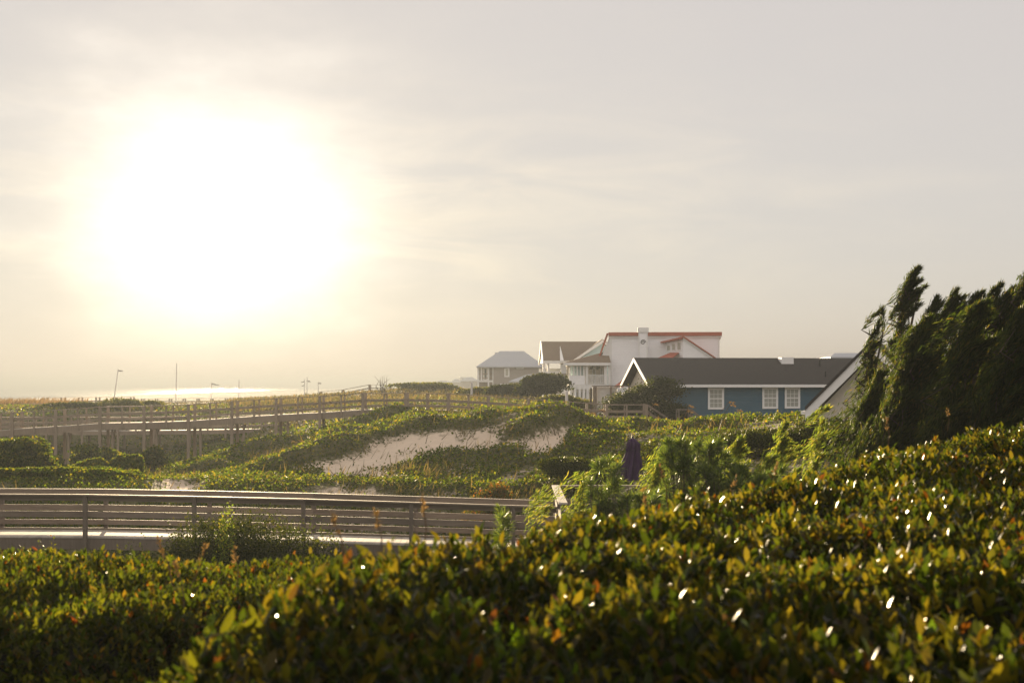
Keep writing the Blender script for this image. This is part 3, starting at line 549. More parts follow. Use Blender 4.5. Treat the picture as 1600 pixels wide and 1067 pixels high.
# chimney
c0, c1 = fw_.u(997.5, -.7), fw_.u(1012, -.7); ch = MB(fw_); ch.box(c0, c1, -.7, -.003, zg, zt + .35); cho = ch.build('chimney', m_lapwhite, wh)
MB(fw_).box(c0 - .1, c1 + .1, -.8, .3, zt + .352, zt + .85).build('chimney_cap', m_white, cho)
cm = MB(fw_)
for a_, b_ in ((c0, c0 + .13), (c1 - .13, c1)): cm.box(a_, b_, -.74, -.702, zg, zt + .34)
cm.build('corner_board', m_white, cho)
oc = MB(fw_); curl(oc, fw_, ((c0 + c1) / 2, fw_.z(1005, 535)), .28, -.72, 1.5, .04); oc.build('scroll_ornament', m_black, cho)
# projecting half gable with clerestory windows
g0, g1 = fw_.u(1067.5, -4.5), fw_.u(1113, -4.5); zA = Z(528.5, 145.5); zB = Z(558.5, 145.5); gb = fw_.u(1040, -.2)
MB(fw_).add([(g0, -4.5, zg), (g1, -4.5, zg), (g1, -4.5, zB), (g0, -4.5, zA), (gb, -.01, zg), (g1 - .2, -.01, zg), (g1 - .2, -.01, zB), (gb, -.01, zA - .35)],
            [(0, 1, 2, 3), (4, 0, 3, 7), (1, 5, 6, 2), (3, 2, 6, 7)]).build('gable_wing', m_lapwhite, wh)
MB(fw_).prism([(g0 - .12, -4.75, zA + .12), (g1 + .35, -4.75, zB - .12), (g1 + .35, -4.75, zB - .02), (g0 - .05, -4.75, zA + .26)], (-.2, 4.7, -.02)).build('wing_roof', m_red, wh)
MB(fw_).prism([(g0, -4.6, zA + .05), (g1 + .25, -4.6, zB - .14), (g1 + .25, -4.6, zB - .34), (g0, -4.6, zA - .18)], (0, .09, 0)).build('bargeboard', m_white, wh)
dx_ = math.degrees(math.atan2(4.5, g0 - gb)); A0 = fw_(gb, -.01, 0); B0 = fw_(g0, -4.5, 0); fc = Fr(A0.x, A0.y, math.degrees(math.atan2(B0.y - A0.y, B0.x - A0.x))); Lc = (B0 - A0).length
for i in range(3):
    s0 = .35 + i * (Lc - .5) / 3; window(wh, fc, s0, s0 + (Lc - .5) / 3 - .3, Z(549, 148), Z(538, 148) + .12 * i, -.003, m_glassw, .12, 1, 1)
MB(fc).prism([(-.3, -.5, Z(533.8, 149.5)), (Lc + .05, -.5, Z(527.5, 145.5) + .0), (Lc + .05, -.5, Z(530, 145.5)), (-.3, -.5, Z(536, 149.5))], (0, .6, 0)).build('eave', m_red, wh)
q = [P(1028, 559, 146), P(1050, 549.5, 148.5), P(1063, 549, 146.5), P(1049, 559, 143.8)]
MB().prism([tuple(p) for p in q], (0, 0, -.12)).build('lower_roof', m_red, wh)
q = [P(960, 603, 146), P(968, 597, 148.5), P(978, 588, 148.5), P(975, 603, 145)]
MB().prism([tuple(p) for p in q], (0, 0, -.12)).build('porch_roof', m_red, wh)
# two storey porch on the left
fp = Fr(X(889, 149), 149, 2); pe = fp.u(953, 0); zf = Z(600.5, 149); zl = Z(567, 149)
po = MB(fp); po.box(0, pe, 0, 4.5, zf - .5, zf); pof = po.build('porch_floor', m_white, wh)
zap = Z(551, 153); MB(fp).add([(-.7, -.5, zl), (pe + .05, -.5, zl), (pe + .05, 5.5, zl), (-.7, 5.5, zl), (pe - .55, 2.2, zap), (pe + .05, 2.2, zap + .1), (-.7, -.5, zl - .02), (pe + .05, -.5, zl - .02), (pe + .05, 5.5, zl - .02), (-.7, 5.5, zl - .02)],
                       [(0, 1, 5, 4), (3, 0, 4), (2, 3, 4, 5), (9, 8, 7, 6)]).build('porch_roof', m_brownroof, wh)
MB(fp).box(-.62, pe, -.56, -.5, zl - .26, zl + .01).build('fascia', m_white, wh)
MB(fp).box(0, pe, -.38, 4.4, zl - .3, zl - .262).build('porch_ceiling', m_white, wh)
MB(fp).box(0, pe, 3.4, 3.5, zf, zl - .302).build('porch_back_wall', m_cream, wh)
for p in (889.5, 895.5, 901, 906, 911.5): u = fp.u(p); MB(fp).box(u, u + .14, .0, .14, zf + .95, zl - .3).build('column', m_white, wh)
for p, w_ in ((915, .26), (944, .3), (950.5, .2)): u = fp.u(p); MB(fp).box(u, u + w_, -.05, .2, zf, zl - .3).build('column', m_white, wh)
u = fp.u(914); MB(fp).box(0, u, .02, .1, zf, zf + .94).build('porch_panel', m_lapwhite, wh)
MB(fp).box(.2, u - .1, .55, .6, zf + .95, zl - .32).build('porch_screen', m_laplight, wh)
rl = MB(fp); rl.box(u + .32, pe, .02, .1, zf + .92, zf + 1.0); rl.box(u + .32, pe, .03, .09, zf + .06, zf + .12); uu = u + .4
while uu < pe - .05: rl.box(uu, uu + .05, .035, .085, zf + .12, zf + .92); uu += .13
rl.build('porch_railing', m_white, wh)
MB(fp).box(.05, pe, .9, 1.0, zg, zf - .5).build('lower_wall', m_lapwhite, wh)
for p in (889.5, 897, 904, 910.5, 916.5, 927, 938): u = fp.u(p); MB(fp).box(u, u + .24, .0, .2, zg, zf - .5).build('column', m_white, wh)
for p0, p1 in ((893, 896), (899.5, 903), (907.5, 910), (912, 915.5), (920, 925)):
    window(wh, fp, fp.u(p0, .9), fp.u(p1, .9), zf - 2.6, zf - .8, .897, m_glassd, .05, 1, 1)
window(wh, fp, fp.u(925, 3.4), fp.u(931, 3.4), zf + .05, zl - .5, 3.39, m_glassw, .08, 1, 1); window(wh, fp, fp.u(938, 3.4), fp.u(942, 3.4), zf + .05, zl - .5, 3.39, m_glassw, .08, 1, 1)
for i, p in enumerate((924.5, 934)):
    q = P(p, 574, 149.9); hb = thing('hanging_basket', q, 'dark hanging plant basket on the white porch, %s one' % ('left', 'right')[i], 'plant', 'hanging baskets on the white porch')
    MB().tube([q, (q.x, q.y, zl - .3)], .012, 4).build('cord', m_black, hb); nL = 70; pp = nrm(rv(nL)) * .22 * rng.random((nL, 1)) ** .4 + np.array(q)
    leaves('foliage', pp, rv(nL), rv(nL), .16, .1, m_cedar, DIA, hb); MB().tube([(q.x, q.y, q.z - .22), (q.x, q.y, q.z - .02)], [.1, .16], 8).build('pot', m_black, hb)
q = P(932, 600.5, 150.3); q.z = zf + .0; pc = thing('porch_chair', q, 'white slatted chair standing on the white porch', 'chair')
MB().box(q.x - .27, q.x + .27, q.y - .25, q.y + .25, zf + .40, zf + .45).build('seat', m_white, pc); MB().prism([(q.x + .2, q.y - .25, zf + .45), (q.x + .25, q.y - .25, zf + .45), (q.x + .42, q.y - .25, zf + 1.0), (q.x + .37, q.y - .25, zf + 1.0)], (0, .5, 0)).build('backrest', m_white, pc)
for a_ in (-.25, .22):
    for b_ in (-.24, .2): MB().box(q.x + a_, q.x + a_ + .04, q.y + b_, q.y + b_ + .04, zf, zf + .4).build('leg', m_white, pc)

# brown roofed house behind
fn = Fr(X(849, 172), 172, 2); nh = thing('house', fn(4, 4, 5.2), 'house with brown shingle roof and a pale blue gable behind the white house', 'house')
uE = fn.u(951); zrr = Z(533.5, 176); zee = Z(563.5, 172)
gable(MB(fn), 0, uE, -.4, 8.4, zee, zrr, .16).build('roof', m_brownroof, nh)
MB(fn).prism([(-.12, -.6, zee - .15), (-.12, 4, zrr + .12), (-.12, 8.6, zee - .15), (-.12, 8.6, zee - .45), (-.12, 4, zrr - .3), (-.12, -.6, zee - .45)], (.115, 0, 0)).build('bargeboard', m_white, nh)
MB(fn).prism([(.05, .1, zee - .25), (.05, 4, zrr - .2), (.05, 7.9, zee - .25)], (.15, 0, 0)).build('gable_wall', m_white, nh)
u = fn.u(877.5); MB(fn).prism([(u - .22, -.55, zee - .05), (u + .22, -.55, zee - .05), (u + .02, 2.6, zrr - .75), (u - .02, 2.6, zrr - .75)], (0, .06, .12)).build('gable_trim', m_white, nh)
MB(fn).box(-.1, fn.u(897), -.5, -.405, zee - .35, zee - .02).build('fascia', m_white, nh)
zwf = Z(582.5, 172)
for p, w_ in ((848, .3), (855, .25), (876, .95)): u = fn.u(p); MB(fn).box(u, u + w_, -.1, .2, zwf, zee - .3).build('column', m_white, nh)
MB(fn).box(fn.u(857), fn.u(876), 2.9, 3.0, zwf, zwf + .55).build('porch_wall', m_white, nh)
MB(fn).box(0, uE, 7.5, 7.7, zwf - 3, zwf + .6).build('wall', m_white, nh)
MB(fn).box(fn.u(884), uE, -.1, .2, 4.4, zee - .3).build('wall', m_laplight, nh)
lr = MB(fn); a_, b_ = fn.u(844, -3), fn.u(890, -3); lr.add([(a_, -3, Z(597, 169)), (b_, -3, Z(597, 169)), (b_, 0, zwf), (a_ - .05, 0, zwf), (a_, -3, Z(599, 169)), (b_, -3, Z(599, 169))], [(0, 1, 2, 3), (4, 5, 1, 0)]); lr.build('lower_roof', m_greyroof, nh)
MB(fn).box(a_, b_, -.12, -.02, zwf - .05, zwf + .16).build('balcony_edge', m_white, nh)
MB(fn).box(a_ + .3, b_, -2.6, -2.4, 4.4, Z(598.5, 169)).build('lower_wall', m_white, nh)
# pale blue cross gable
D3 = 169.0; ap = P(941, 531, D3); l3 = P(894, 563.5, D3); r3 = P(975, 556, D3); r3.x = ap.x + (ap.x - l3.x); r3.z = l3.z
MB().prism([tuple(l3 + Vector((.5, .3, -.1))), tuple(ap + Vector((0, .3, -.4))), tuple(r3 + Vector((-.5, .3, -.1)))], (0, .2, 0)).build('gable_wall', m_laplight, nh)
for a_, b_ in ((l3, ap), (ap, r3)):
    MB().prism([tuple(a_), tuple(b_), tuple(b_ - Vector((0, 0, .42))), tuple(a_ - Vector((0, 0, .30)))], (0, .12, 0)).build('bargeboard', m_white, nh)
MB().prism([tuple(l3 + Vector((-.05, .13, .08))), tuple(ap + Vector((0, .13, .1))), tuple(r3 + Vector((.05, .13, .08))), tuple(r3 + Vector((0, .13, -.05))), tuple(ap + Vector((0, .13, -.05))), tuple(l3 + Vector((0, .13, -.05)))], (0, 6.5, 0)).build('cross_roof', m_brownroof, nh)
MB().box(l3.x + .3, r3.x - .3, D3 + .6, D3 + .8, 4.4, l3.z - .05).build('wall', m_laplight, nh)
window(nh, Fr(0, D3 + .6, 0), X(885, D3), X(888.5, D3), Z(578, D3), Z(569, D3), -.003, m_glassw, .06, 1, 1)
# hip roofed houses
def hip(m, u0, u1, v0, v1, ze, zr, r0, r1, vm):
    return m.add([(u0, v0, ze), (u1, v0, ze), (u1, v1, ze), (u0, v1, ze), (r0, vm, zr), (r1, vm, zr), (u0, v0, ze - .18), (u1, v0, ze - .18), (u1, v1, ze - .18), (u0, v1, ze - .18)],
                 [(0, 1, 5, 4), (1, 2, 5), (2, 3, 4, 5), (3, 0, 4), (9, 8, 7, 6), (0, 6, 7, 1), (1, 7, 8, 2), (2, 8, 9, 3), (3, 9, 6, 0)])
fg = Fr(X(745, 230), 230, 0); gh = thing('house', fg(5, 4, 6), 'taupe sided house with blue grey hip roof and corner porch, seen hazily', 'house')
zge = Z(572.5, 229.5); uu = fg.u
hip(MB(fg), uu(744.5), uu(852), -.5, 11, zge, Z(548.5, 235), uu(781, 5), uu(818, 5), 5).build('roof', m_metal, gh)
MB(fg).box(uu(770), uu(849), 0, 10.5, 4.5, zge - .18).build('wall', m_lapgrey, gh); MB(fg).box(uu(746), uu(769.8), 3.5, 10.5, 4.5, zge - .18).build('wall', m_lapgrey, gh)
MB(fg).box(uu(769.5), uu(770.8), -.05, -.003, 4.5, zge - .18).build('corner_board', m_white, gh)
zpf = Z(594, 230); MB(fg).box(uu(745.5), uu(769.6), 0, 3.4, zpf - .3, zpf).build('porch_floor', m_white, gh)
for p in (746, 751, 762): MB(fg).box(uu(p), uu(p) + .25, .05, .3, 4.5 if p != 751 else zpf, zge - .2).build('column', m_white, gh)
MB(fg).box(uu(746) + .3, uu(769.5), .1, .2, zpf + .95, zpf + 1.08).build('porch_railing', m_postfar, gh); MB(fg).box(uu(746) + .3, uu(769.5), .1, .2, zpf + .3, zpf + .42).build('porch_railing', m_postfar, gh)
MB(fg).beam(fg(uu(753), -.4, zpf - .1), fg(uu(761), -.4, zpf - 1.6), .9, .25).build('porch_stairs', m_white, gh)
window(gh, fg, uu(788), uu(796), fg.z(792, 589), fg.z(792, 575), -.003, m_glassw, .2, 1, 1); window(gh, fg, uu(807), uu(818), fg.z(812, 576.2), fg.z(812, 573.2), -.003, m_glassw, .1, 1, 1)
window(gh, fg, uu(841.5), uu(848), fg.z(845, 590), fg.z(845, 575), -.003, m_glassw, .2, 1, 1); window(gh, fg, uu(781), uu(796), fg.z(790, 605), fg.z(790, 599.5), -.003, m_glassw, .2, 1, 1)
window(gh, Fr(X(745, 230), 233.5, 0), X(755, 233.5) - X(745, 230), X(762, 233.5) - X(745, 230), zpf, zpf + 2.1, -.003, m_glassd, .2, 1, 1)
MB(fg).box(uu(773.5, 5), uu(776, 5), 4.8, 5.4, zge + 1.3, Z(550.5, 235)).build('roof_vent', m_metal, gh)
fs_ = Fr(X(797, 205), 205, 0); sh_ = thing('cottage', fs_(2.5, 3, 6), 'low cottage with ribbed grey hip roof in front of the taupe house', 'house'); zse = Z(595.5, 204.5)
hip(MB(fs_), -.2, fs_.u(862), -.4, 7, zse, Z(585, 208), fs_.u(824, 3), fs_.u(838, 3), 3).build('roof', m_metal, sh_); MB(fs_).box(fs_.u(801), fs_.u(860), 0, 6.6, 4.5, zse - .18).build('wall', m_lapgrey, sh_)
MB(fs_).box(fs_.u(801), fs_.u(802.6), -.06, -.003, 4.5, zse - .2).build('corner_board', m_white, sh_)
# far silhouettes
for i, (p0, p1, yt, ye, D, lb) in enumerate(((678, 706, 594.5, 597.5, 640, 'low flat grey building lost in haze left of the taupe house'), (704, 722, 592, 597, 680, 'small hazy house with pitched roof on the skyline'), (718, 748, 589, 595, 560, 'broad hazy hip roofed house just left of the taupe house porch'))):
    f_ = Fr(X(p0, D), D, 0); fh = thing('house', f_(3, 4, 4), lb, 'house'); ue = f_.u(p1)
    hip(MB(f_), 0, ue, -.5, 10, Z(ye, D), Z(yt, D), ue * .35, ue * .65, 5).build('roof', m_metal, fh); MB(f_).box(.5, ue - .5, 0, 9.5, 3, Z(ye, D) - .18).build('wall', m_lapgrey, fh)
q = P(722, 600, 800); wt = thing('water_tower', (q.x, q.y, 4), 'tiny hazy water tower on the skyline above the small pitched roof', 'tower')
MB().tube([(q.x, q.y, 3.5), (q.x, q.y, Z(592, 800))], .5, 8).build('column', m_metal, wt); MB().tube([(q.x, q.y, Z(592.4, 800)), (q.x, q.y, Z(591.5, 800)), (q.x, q.y, Z(589.5, 800)), (q.x, q.y, Z(588.6, 800))], [.5, 1.4, 1.4, .3], 12).build('tank', m_metal, wt, smooth=True)
fr_ = Fr(X(1296, 140), 140, 0); rh = thing('house', fr_(2, 4, 5), 'small grey metal roof peeking over the right end of the dark shingle roof', 'house')
hip(MB(fr_), 0, fr_.u(1380), -.4, 8, Z(558, 140), Z(551.5, 144), fr_.u(1304, 4), fr_.u(1340, 4), 4).build('roof', m_metal, rh); MB(fr_).box(.4, fr_.u(1375), 0, 7.6, 3.2, Z(558, 140) - .18).build('wall', m_cream, rh)
# cream gabled house at right
fc2 = Fr(X(1262, 58), 58, 3); ch2 = thing('house', fc2(4, 4, 3), 'cream gable house with white barge board and black roof edge half hidden by cedars', 'house')
e0 = P(1258, 641, 57.6); ap2 = P(1364, 535, 56.8); e1 = Vector((2 * ap2.x - e0.x, 2 * ap2.y - e0.y, e0.z))
sv = Vector((ap2.x - e0.x, ap2.y - e0.y, 0)).normalized(); rd = Vector((-sv.y, sv.x, 0)); w0 = e0 + sv * .42 + rd * .7; w1 = e1 - sv * .42 + rd * .7
MB().prism([tuple(w0 - Vector((0, 0, .1))), tuple(ap2 + rd * .7 - Vector((0, 0, .42))), tuple(w1 - Vector((0, 0, .1))), (w1.x, w1.y, 2.2), (w0.x, w0.y, 2.2)], tuple(rd * .2)).build('gable_wall', m_cream, ch2)
for a_, b_ in ((e0, ap2), (ap2, e1)):
    MB().prism([tuple(a_), tuple(b_), tuple(b_ - Vector((0, 0, .42))), tuple(a_ - Vector((0, 0, .42)))], tuple(rd * .05)).build('bargeboard', m_white, ch2)
    up_ = Vector((0, 0, .15)); c_ = rd * -.06 + Vector((0, 0, .004))
    MB().prism([tuple(a_ + c_), tuple(b_ + c_), tuple(b_ + c_ + up_), tuple(a_ + c_ + up_)], tuple(rd * 8.5)).build('roof', m_shing, ch2)
g_ = e0 - sv * .1; MB().beam(g_ + rd * .06 - Vector((0, 0, .1)), g_ + rd * 8 - Vector((0, 0, .1)), .16, .14).build('gutter', m_white, ch2)
w2 = w0 + sv * .1 + rd * .2; MB().beam(Vector((w2.x, w2.y, 4.5)), Vector((w2.x, w2.y, 4.5)) + rd * 7, .2, 4.6).build('wall', m_cream, ch2)
# privacy screen
ps_ = thing('privacy_screen', P(947, 655, 100), 'pale grey privacy panel between posts in front of the white house', 'screen'); gzs = Z(662, 100)
MB().box(X(931, 100), X(964, 100), 100, 100.05, Z(650, 100), Z(604.5, 100)).build('panel', m_panel, ps_)
for p, w_, mt, yt in ((926, .28, m_wood, 604), (921.5, .14, m_bark, 606), (953, .13, m_wood, 604), (981, .13, m_wood, 604)): MB().box(X(p, 99.9), X(p, 99.9) + w_, 99.75, 99.9, gzs - .5, Z(yt, 99.9)).build('post', mt, ps_)
MB().box(X(924, 99.8), X(1006, 99.8), 99.74, 99.91, Z(603.8, 99.8), Z(602.2, 99.8)).build('cap_rail', m_wood, ps_)
# pilings
for p, D, yt, yb, lb in ((737, 130, 597, 618, 'slim wooden piling on the grassy dune left of the taupe house'), (885.5, 98, 612, 630, 'short pale piling beside the yellow green hedge')):
    q = P(p, yb, D); q.z = min(q.z, ground(q.x, q.y)) - .2; m = MB(); m.tube([q, (q.x, q.y, Z(yt, D))], [.11, .1], 8); m.tube([(q.x, q.y, Z(yt, D)), (q.x, q.y, Z(yt, D) + .06)], [.12, .05], 8); tag(m.build('piling', m_concrete, origin=tuple(q)), lb, 'piling')

# ------------------------------------------------------------------ beach poles with flags
def pole(b, t, D, flag, lb):
    g0 = P(b[0], b[1], D); g0.z = min(g0.z, ground(g0.x, D)) - .2; t0 = P(t[0], t[1], D); r_ = thing('flag_pole' if flag else 'beach_pole', g0, lb, 'pole')
    MB().tube([g0, t0], [.10 * D / 250, .07 * D / 250], 6).build('pole', m_concrete, r_)
    for a_, y0_, b_, y1_, hgt in flag or ():
        p0, p1 = P(a_, y0_, D), P(b_, y1_, D); h = hgt * D / F; v = []; n_ = 6
        for i in range(n_ + 1):
            q = p0.lerp(p1, i / n_); w = .12 * math.sin(i * 1.7) * D / 250; v += [(q.x, q.y + w, q.z), (q.x, q.y + w, q.z - h * (1 - .3 * i / n_)), (q.x, q.y + w + .06, q.z), (q.x, q.y + w + .06, q.z - h * (1 - .3 * i / n_))]
        fs2 = [tuple(i * 4 + k for k in f_) for i in range(n_) for f_ in ((0, 1, 5, 4), (2, 6, 7, 3), (0, 4, 6, 2), (1, 3, 7, 5))] + [(0, 2, 3, 1), (n_ * 4, n_ * 4 + 1, n_ * 4 + 3, n_ * 4 + 2)]
        MB().add(v, fs2).build('flag', m_flag, r_)
pole((176, 632), (184.5, 577), 240, [(184.5, 578, 192, 579, 2.0)], 'leaning beach pole with a small flag at its tip')
pole((274.5, 620), (276, 567.5), 260, None, 'tall bare beach pole standing against the sun glitter')
pole((329.5, 616), (330.5, 598), 420, [(331, 598.5, 343, 601.5, 2)], 'short beach pole with a long streaming flag')
pole((373, 614), (373.5, 594), 420, None, 'thin bare beach pole right of the streaming flag')
pole((475.5, 612), (476, 591), 520, [(476, 595, 470.5, 596.5, 2), (476, 601, 471, 602.5, 2)], 'beach pole with two small flags blowing left')
pole((479.5, 612), (479.8, 589), 520, [(480, 593.5, 485, 595.5, 3)], 'beach pole with a square flag beside the two flag pole')
pole((498, 612), (497, 597), 520, [(496.5, 597, 502, 598, 3)], 'low beach pole with a stubby dark flag')

# ------------------------------------------------------------------ shrubs and trees
def shrub(name, label, cat, px, D, hw, pt, mat, n, ls, depth=None, lobes=9, base=None, group=None, stems=True, flat=.8, inner=True, lean=0., aspect=.6, dome=.45):
    cx = X(px, D); rx = hw * D / F; gz = ground(cx, D) if base is None else base; h = Z(pt, D) - gz; ry = depth or min(rx, 2.2)
    root = thing(name, (cx, D, gz), label, cat, group); C_ = []; Rr = []
    for i in range(lobes):
        a = rng.random() * 2 * math.pi; q = rng.random() ** .6; rr = (.34 + .22 * rng.random()); zz = h * (.25 + (.75 - .25 * q * q) * rng.random()) if i else h * .72
        C_.append((cx + math.cos(a) * q * rx * .68 + lean * zz, D + math.sin(a) * q * ry * .68, gz + min(zz, h * (1 - rr * .85)) * (1 - dome * q * q * (i > 0)))); Rr.append((rx * rr * 1.15, ry * rr * 1.15, h * rr * .85))
    C_ = np.array(C_); Rr = np.array(Rr); k = rng.integers(0, lobes, n); u_ = nrm(rv(n)); u_[:, 2] = np.where(u_[:, 2] < -.3, -u_[:, 2], u_[:, 2])
    r_ = np.where(rng.random(n) < .75, 1 - .18 * rng.random(n), rng.random(n) ** .5); bump = .66 + .68 * fbm(u_[:, 0] * 3 + k * 7, u_[:, 2] * 3 + u_[:, 1] * 3, 2)
    pos = C_[k] + u_ * Rr[k] * (r_ * bump)[:, None]; pos[:, 2] = np.maximum(pos[:, 2], gz - .05)
    L = ls * (.7 + .6 * rng.random(n)); ax = u_ * .6 + rv(n, .6) + np.array((lean, 0, .35)); leaves('foliage', pos, ax, u_ + rv(n, .6), L, L * aspect, mat, DIA, root)
    if stems:
        m = MB()
        for c_ in C_[:7]:
            b0 = Vector((cx + rng.normal(0, .08), D + rng.normal(0, .05), gz - .1)); e = Vector(c_); mdl = b0.lerp(e, .5) + Vector((rng.normal(0, .06), 0, .08)); s_ = .012 * h + .008; m.tube([b0, mdl, e], [s_ * 2, s_ * 1.4, s_ * .5], 5)
        m.build('stem', m_bark, root)
    return root
VG = 'rounded creeper mounds under the raised boardwalk'
shrub('shrub', 'tall dark creeper mound at the left frame edge', 'shrub', 20, 60, 62, 684, m_vine, 12000, .12, 1.5, aspect=.9)
shrub('shrub', 'dark low shrub mass with lit crest just above the near railing at left', 'shrub', 105, 52, 105, 732, m_vine, 16000, .12, 1.3, lobes=11, aspect=.9, dome=.55)
shrub('shrub', 'dark creeper mound under the second tall post from the left', 'shrub', 60, 72, 45, 708, m_vine, 7000, .13, 1.5, aspect=.9)
shrub('shrub', 'rounded creeper bush left of the dome shaped one, below the boardwalk', 'shrub', 140, 60, 36, 718, m_vine, 7000, .11, 1.2, aspect=.9)
shrub('shrub', 'dome shaped creeper bush in the hollow below the boardwalk', 'shrub', 192, 61, 34, 713, m_vine, 7000, .11, 1.2, aspect=.9)
shrub('shrub', 'upright creeper bush with a lit right edge around a boardwalk post', 'shrub', 241, 74, 21, 698, m_vine, 5000, .12, .9, aspect=.9)
shrub('shrub', 'broad shaded bush behind the tall posts in the hollow', 'shrub', 165, 79, 46, 694, m_vine, 7000, .13, 1.3, aspect=.9)
shrub('shrub', 'small leafy bush at the foot of the boardwalk support', 'shrub', 305, 76, 16, 716, m_vine, 1500, .11, .8)
shrub('shrub', 'green scrub on the bank between the boardwalks', 'shrub', 192, 120, 33, 623, m_bushy, 3000, .17, 1.5); shrub('shrub', 'low green scrub on the bank further left between the boardwalks', 'shrub', 120, 122, 55, 629, m_bush, 3000, .17, 1.5)
shrub('shrub', 'pale green scrub behind the boardwalk on the shaded bank', 'shrub', 240, 126, 22, 627, m_bushy, 1500, .18, 1.2)
shrub('shrub', 'large rounded evergreen bush in front of the brown roofed house', 'bush', 850, 122, 46, 586, m_bush, 14000, .2, 2.2, aspect=.8, dome=.3)
shrub('shrub', 'lower evergreen bush left of the large rounded one', 'bush', 792, 128, 38, 601, m_bush, 6000, .2, 2)
shrub('shrub', 'sparse dune scrub at the foot of the taupe house', 'bush', 752, 135, 42, 606, m_bushy, 4500, .2, 2)
shrub('shrub', 'hazy grass topped scrub on the dune crest', 'bush', 660, 158, 60, 599, m_bushy, 5000, .24, 2.5)
shrub('hedge', 'yellow green hedge in front of the white porch', 'hedge', 882, 101, 46, 618, m_bushy, 6500, .15, 1.5, flat=1)
shrub('shrub', 'orange tipped bush poking above the near railing', 'shrub', 772, 41, 42, 753, m_orange, 6000, .075, .9)
shrub('shrub', 'dark fine leaved juniper bush in front of the near boardwalk', 'shrub', 392, 28, 160, 812, m_bush, 60000, .05, 1.2, lobes=34, dome=.0)
shrub('shrub', 'upright leafy sprigs standing out of the juniper bush', 'shrub', 352, 27, 26, 792, m_tam, 1600, .05, .5, lobes=7)
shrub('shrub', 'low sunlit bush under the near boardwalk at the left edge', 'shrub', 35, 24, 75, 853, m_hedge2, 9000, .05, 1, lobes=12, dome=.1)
shrub('shrub', 'dark low bush under the boardwalk fascia left of the juniper', 'shrub', 200, 26, 55, 848, m_bush, 7000, .05, 1, lobes=9)
for i, (px, D, hw, pt, lb) in enumerate(((905, 46, 55, 716, 'dark green bush left of the purple umbrella'), (1060, 45, 70, 690, 'dark green bush mass right of the purple umbrella'), (1185, 46, 80, 672, 'shaded bush below the slate blue house windows'), (1290, 46, 70, 660, 'shaded bush below the cream gable house'))):
    shrub('shrub', lb, 'shrub', px, D, hw, pt, m_bush, 16000, .085, 2, lobes=14, dome=.3)

# leaning evergreen by the blue house
def limb(m, a, b, r0, r1, bend=.15):
    a = Vector(a); b = Vector(b); k = (b - a).length; c0 = a.lerp(b, .35) + Vector((rng.normal(0, bend), rng.normal(0, bend * .5), rng.normal(0, bend))) * k * .5; c1 = a.lerp(b, .7) + Vector((rng.normal(0, bend), rng.normal(0, bend * .5), rng.normal(0, bend))) * k * .4
    m.tube([a, c0, c1, b], [r0, r0 * .75 + r1 * .25, r0 * .4 + r1 * .6, r1], 6)
D = 90.6; tb = P(1030, 664, D); tb.z = ground(tb.x, D); wt_ = thing('evergreen_tree', tb, 'wind shaped evergreen tree in front of the slate blue house gable', 'tree')
tk = MB(); pads = []
for p, yv, r_ in ((965, 632, 22), (985, 622, 24), (1010, 612, 22), (1035, 600, 20), (1048, 612, 18), (1020, 630, 26), (1045, 640, 22), (990, 642, 26), (1060, 650, 14), (965, 648, 20), (1030, 652, 28)):
    e = P(p, yv, D + rng.normal(0, .5)); limb(tk, tb + Vector((0, 0, -.2)), e, .14, .03); pads.append((e, r_ * D / F))
tk.build('trunk', m_bark, wt_)
ps2 = []; ax2 = []
for e, r_ in pads:
    n = 1500; u_ = rv(n) * np.array((.55, .5, .22)) * r_; ps2.append(np.array(e) + u_); ax2.append(rv(n, .6) + np.array((.5, 0, .3)))
ps2 = np.concatenate(ps2); n = len(ps2); leaves('crown', ps2, np.concatenate(ax2), rv(n) + np.array((0, 0, .7)), .16, .09, m_bush, DIA, wt_)

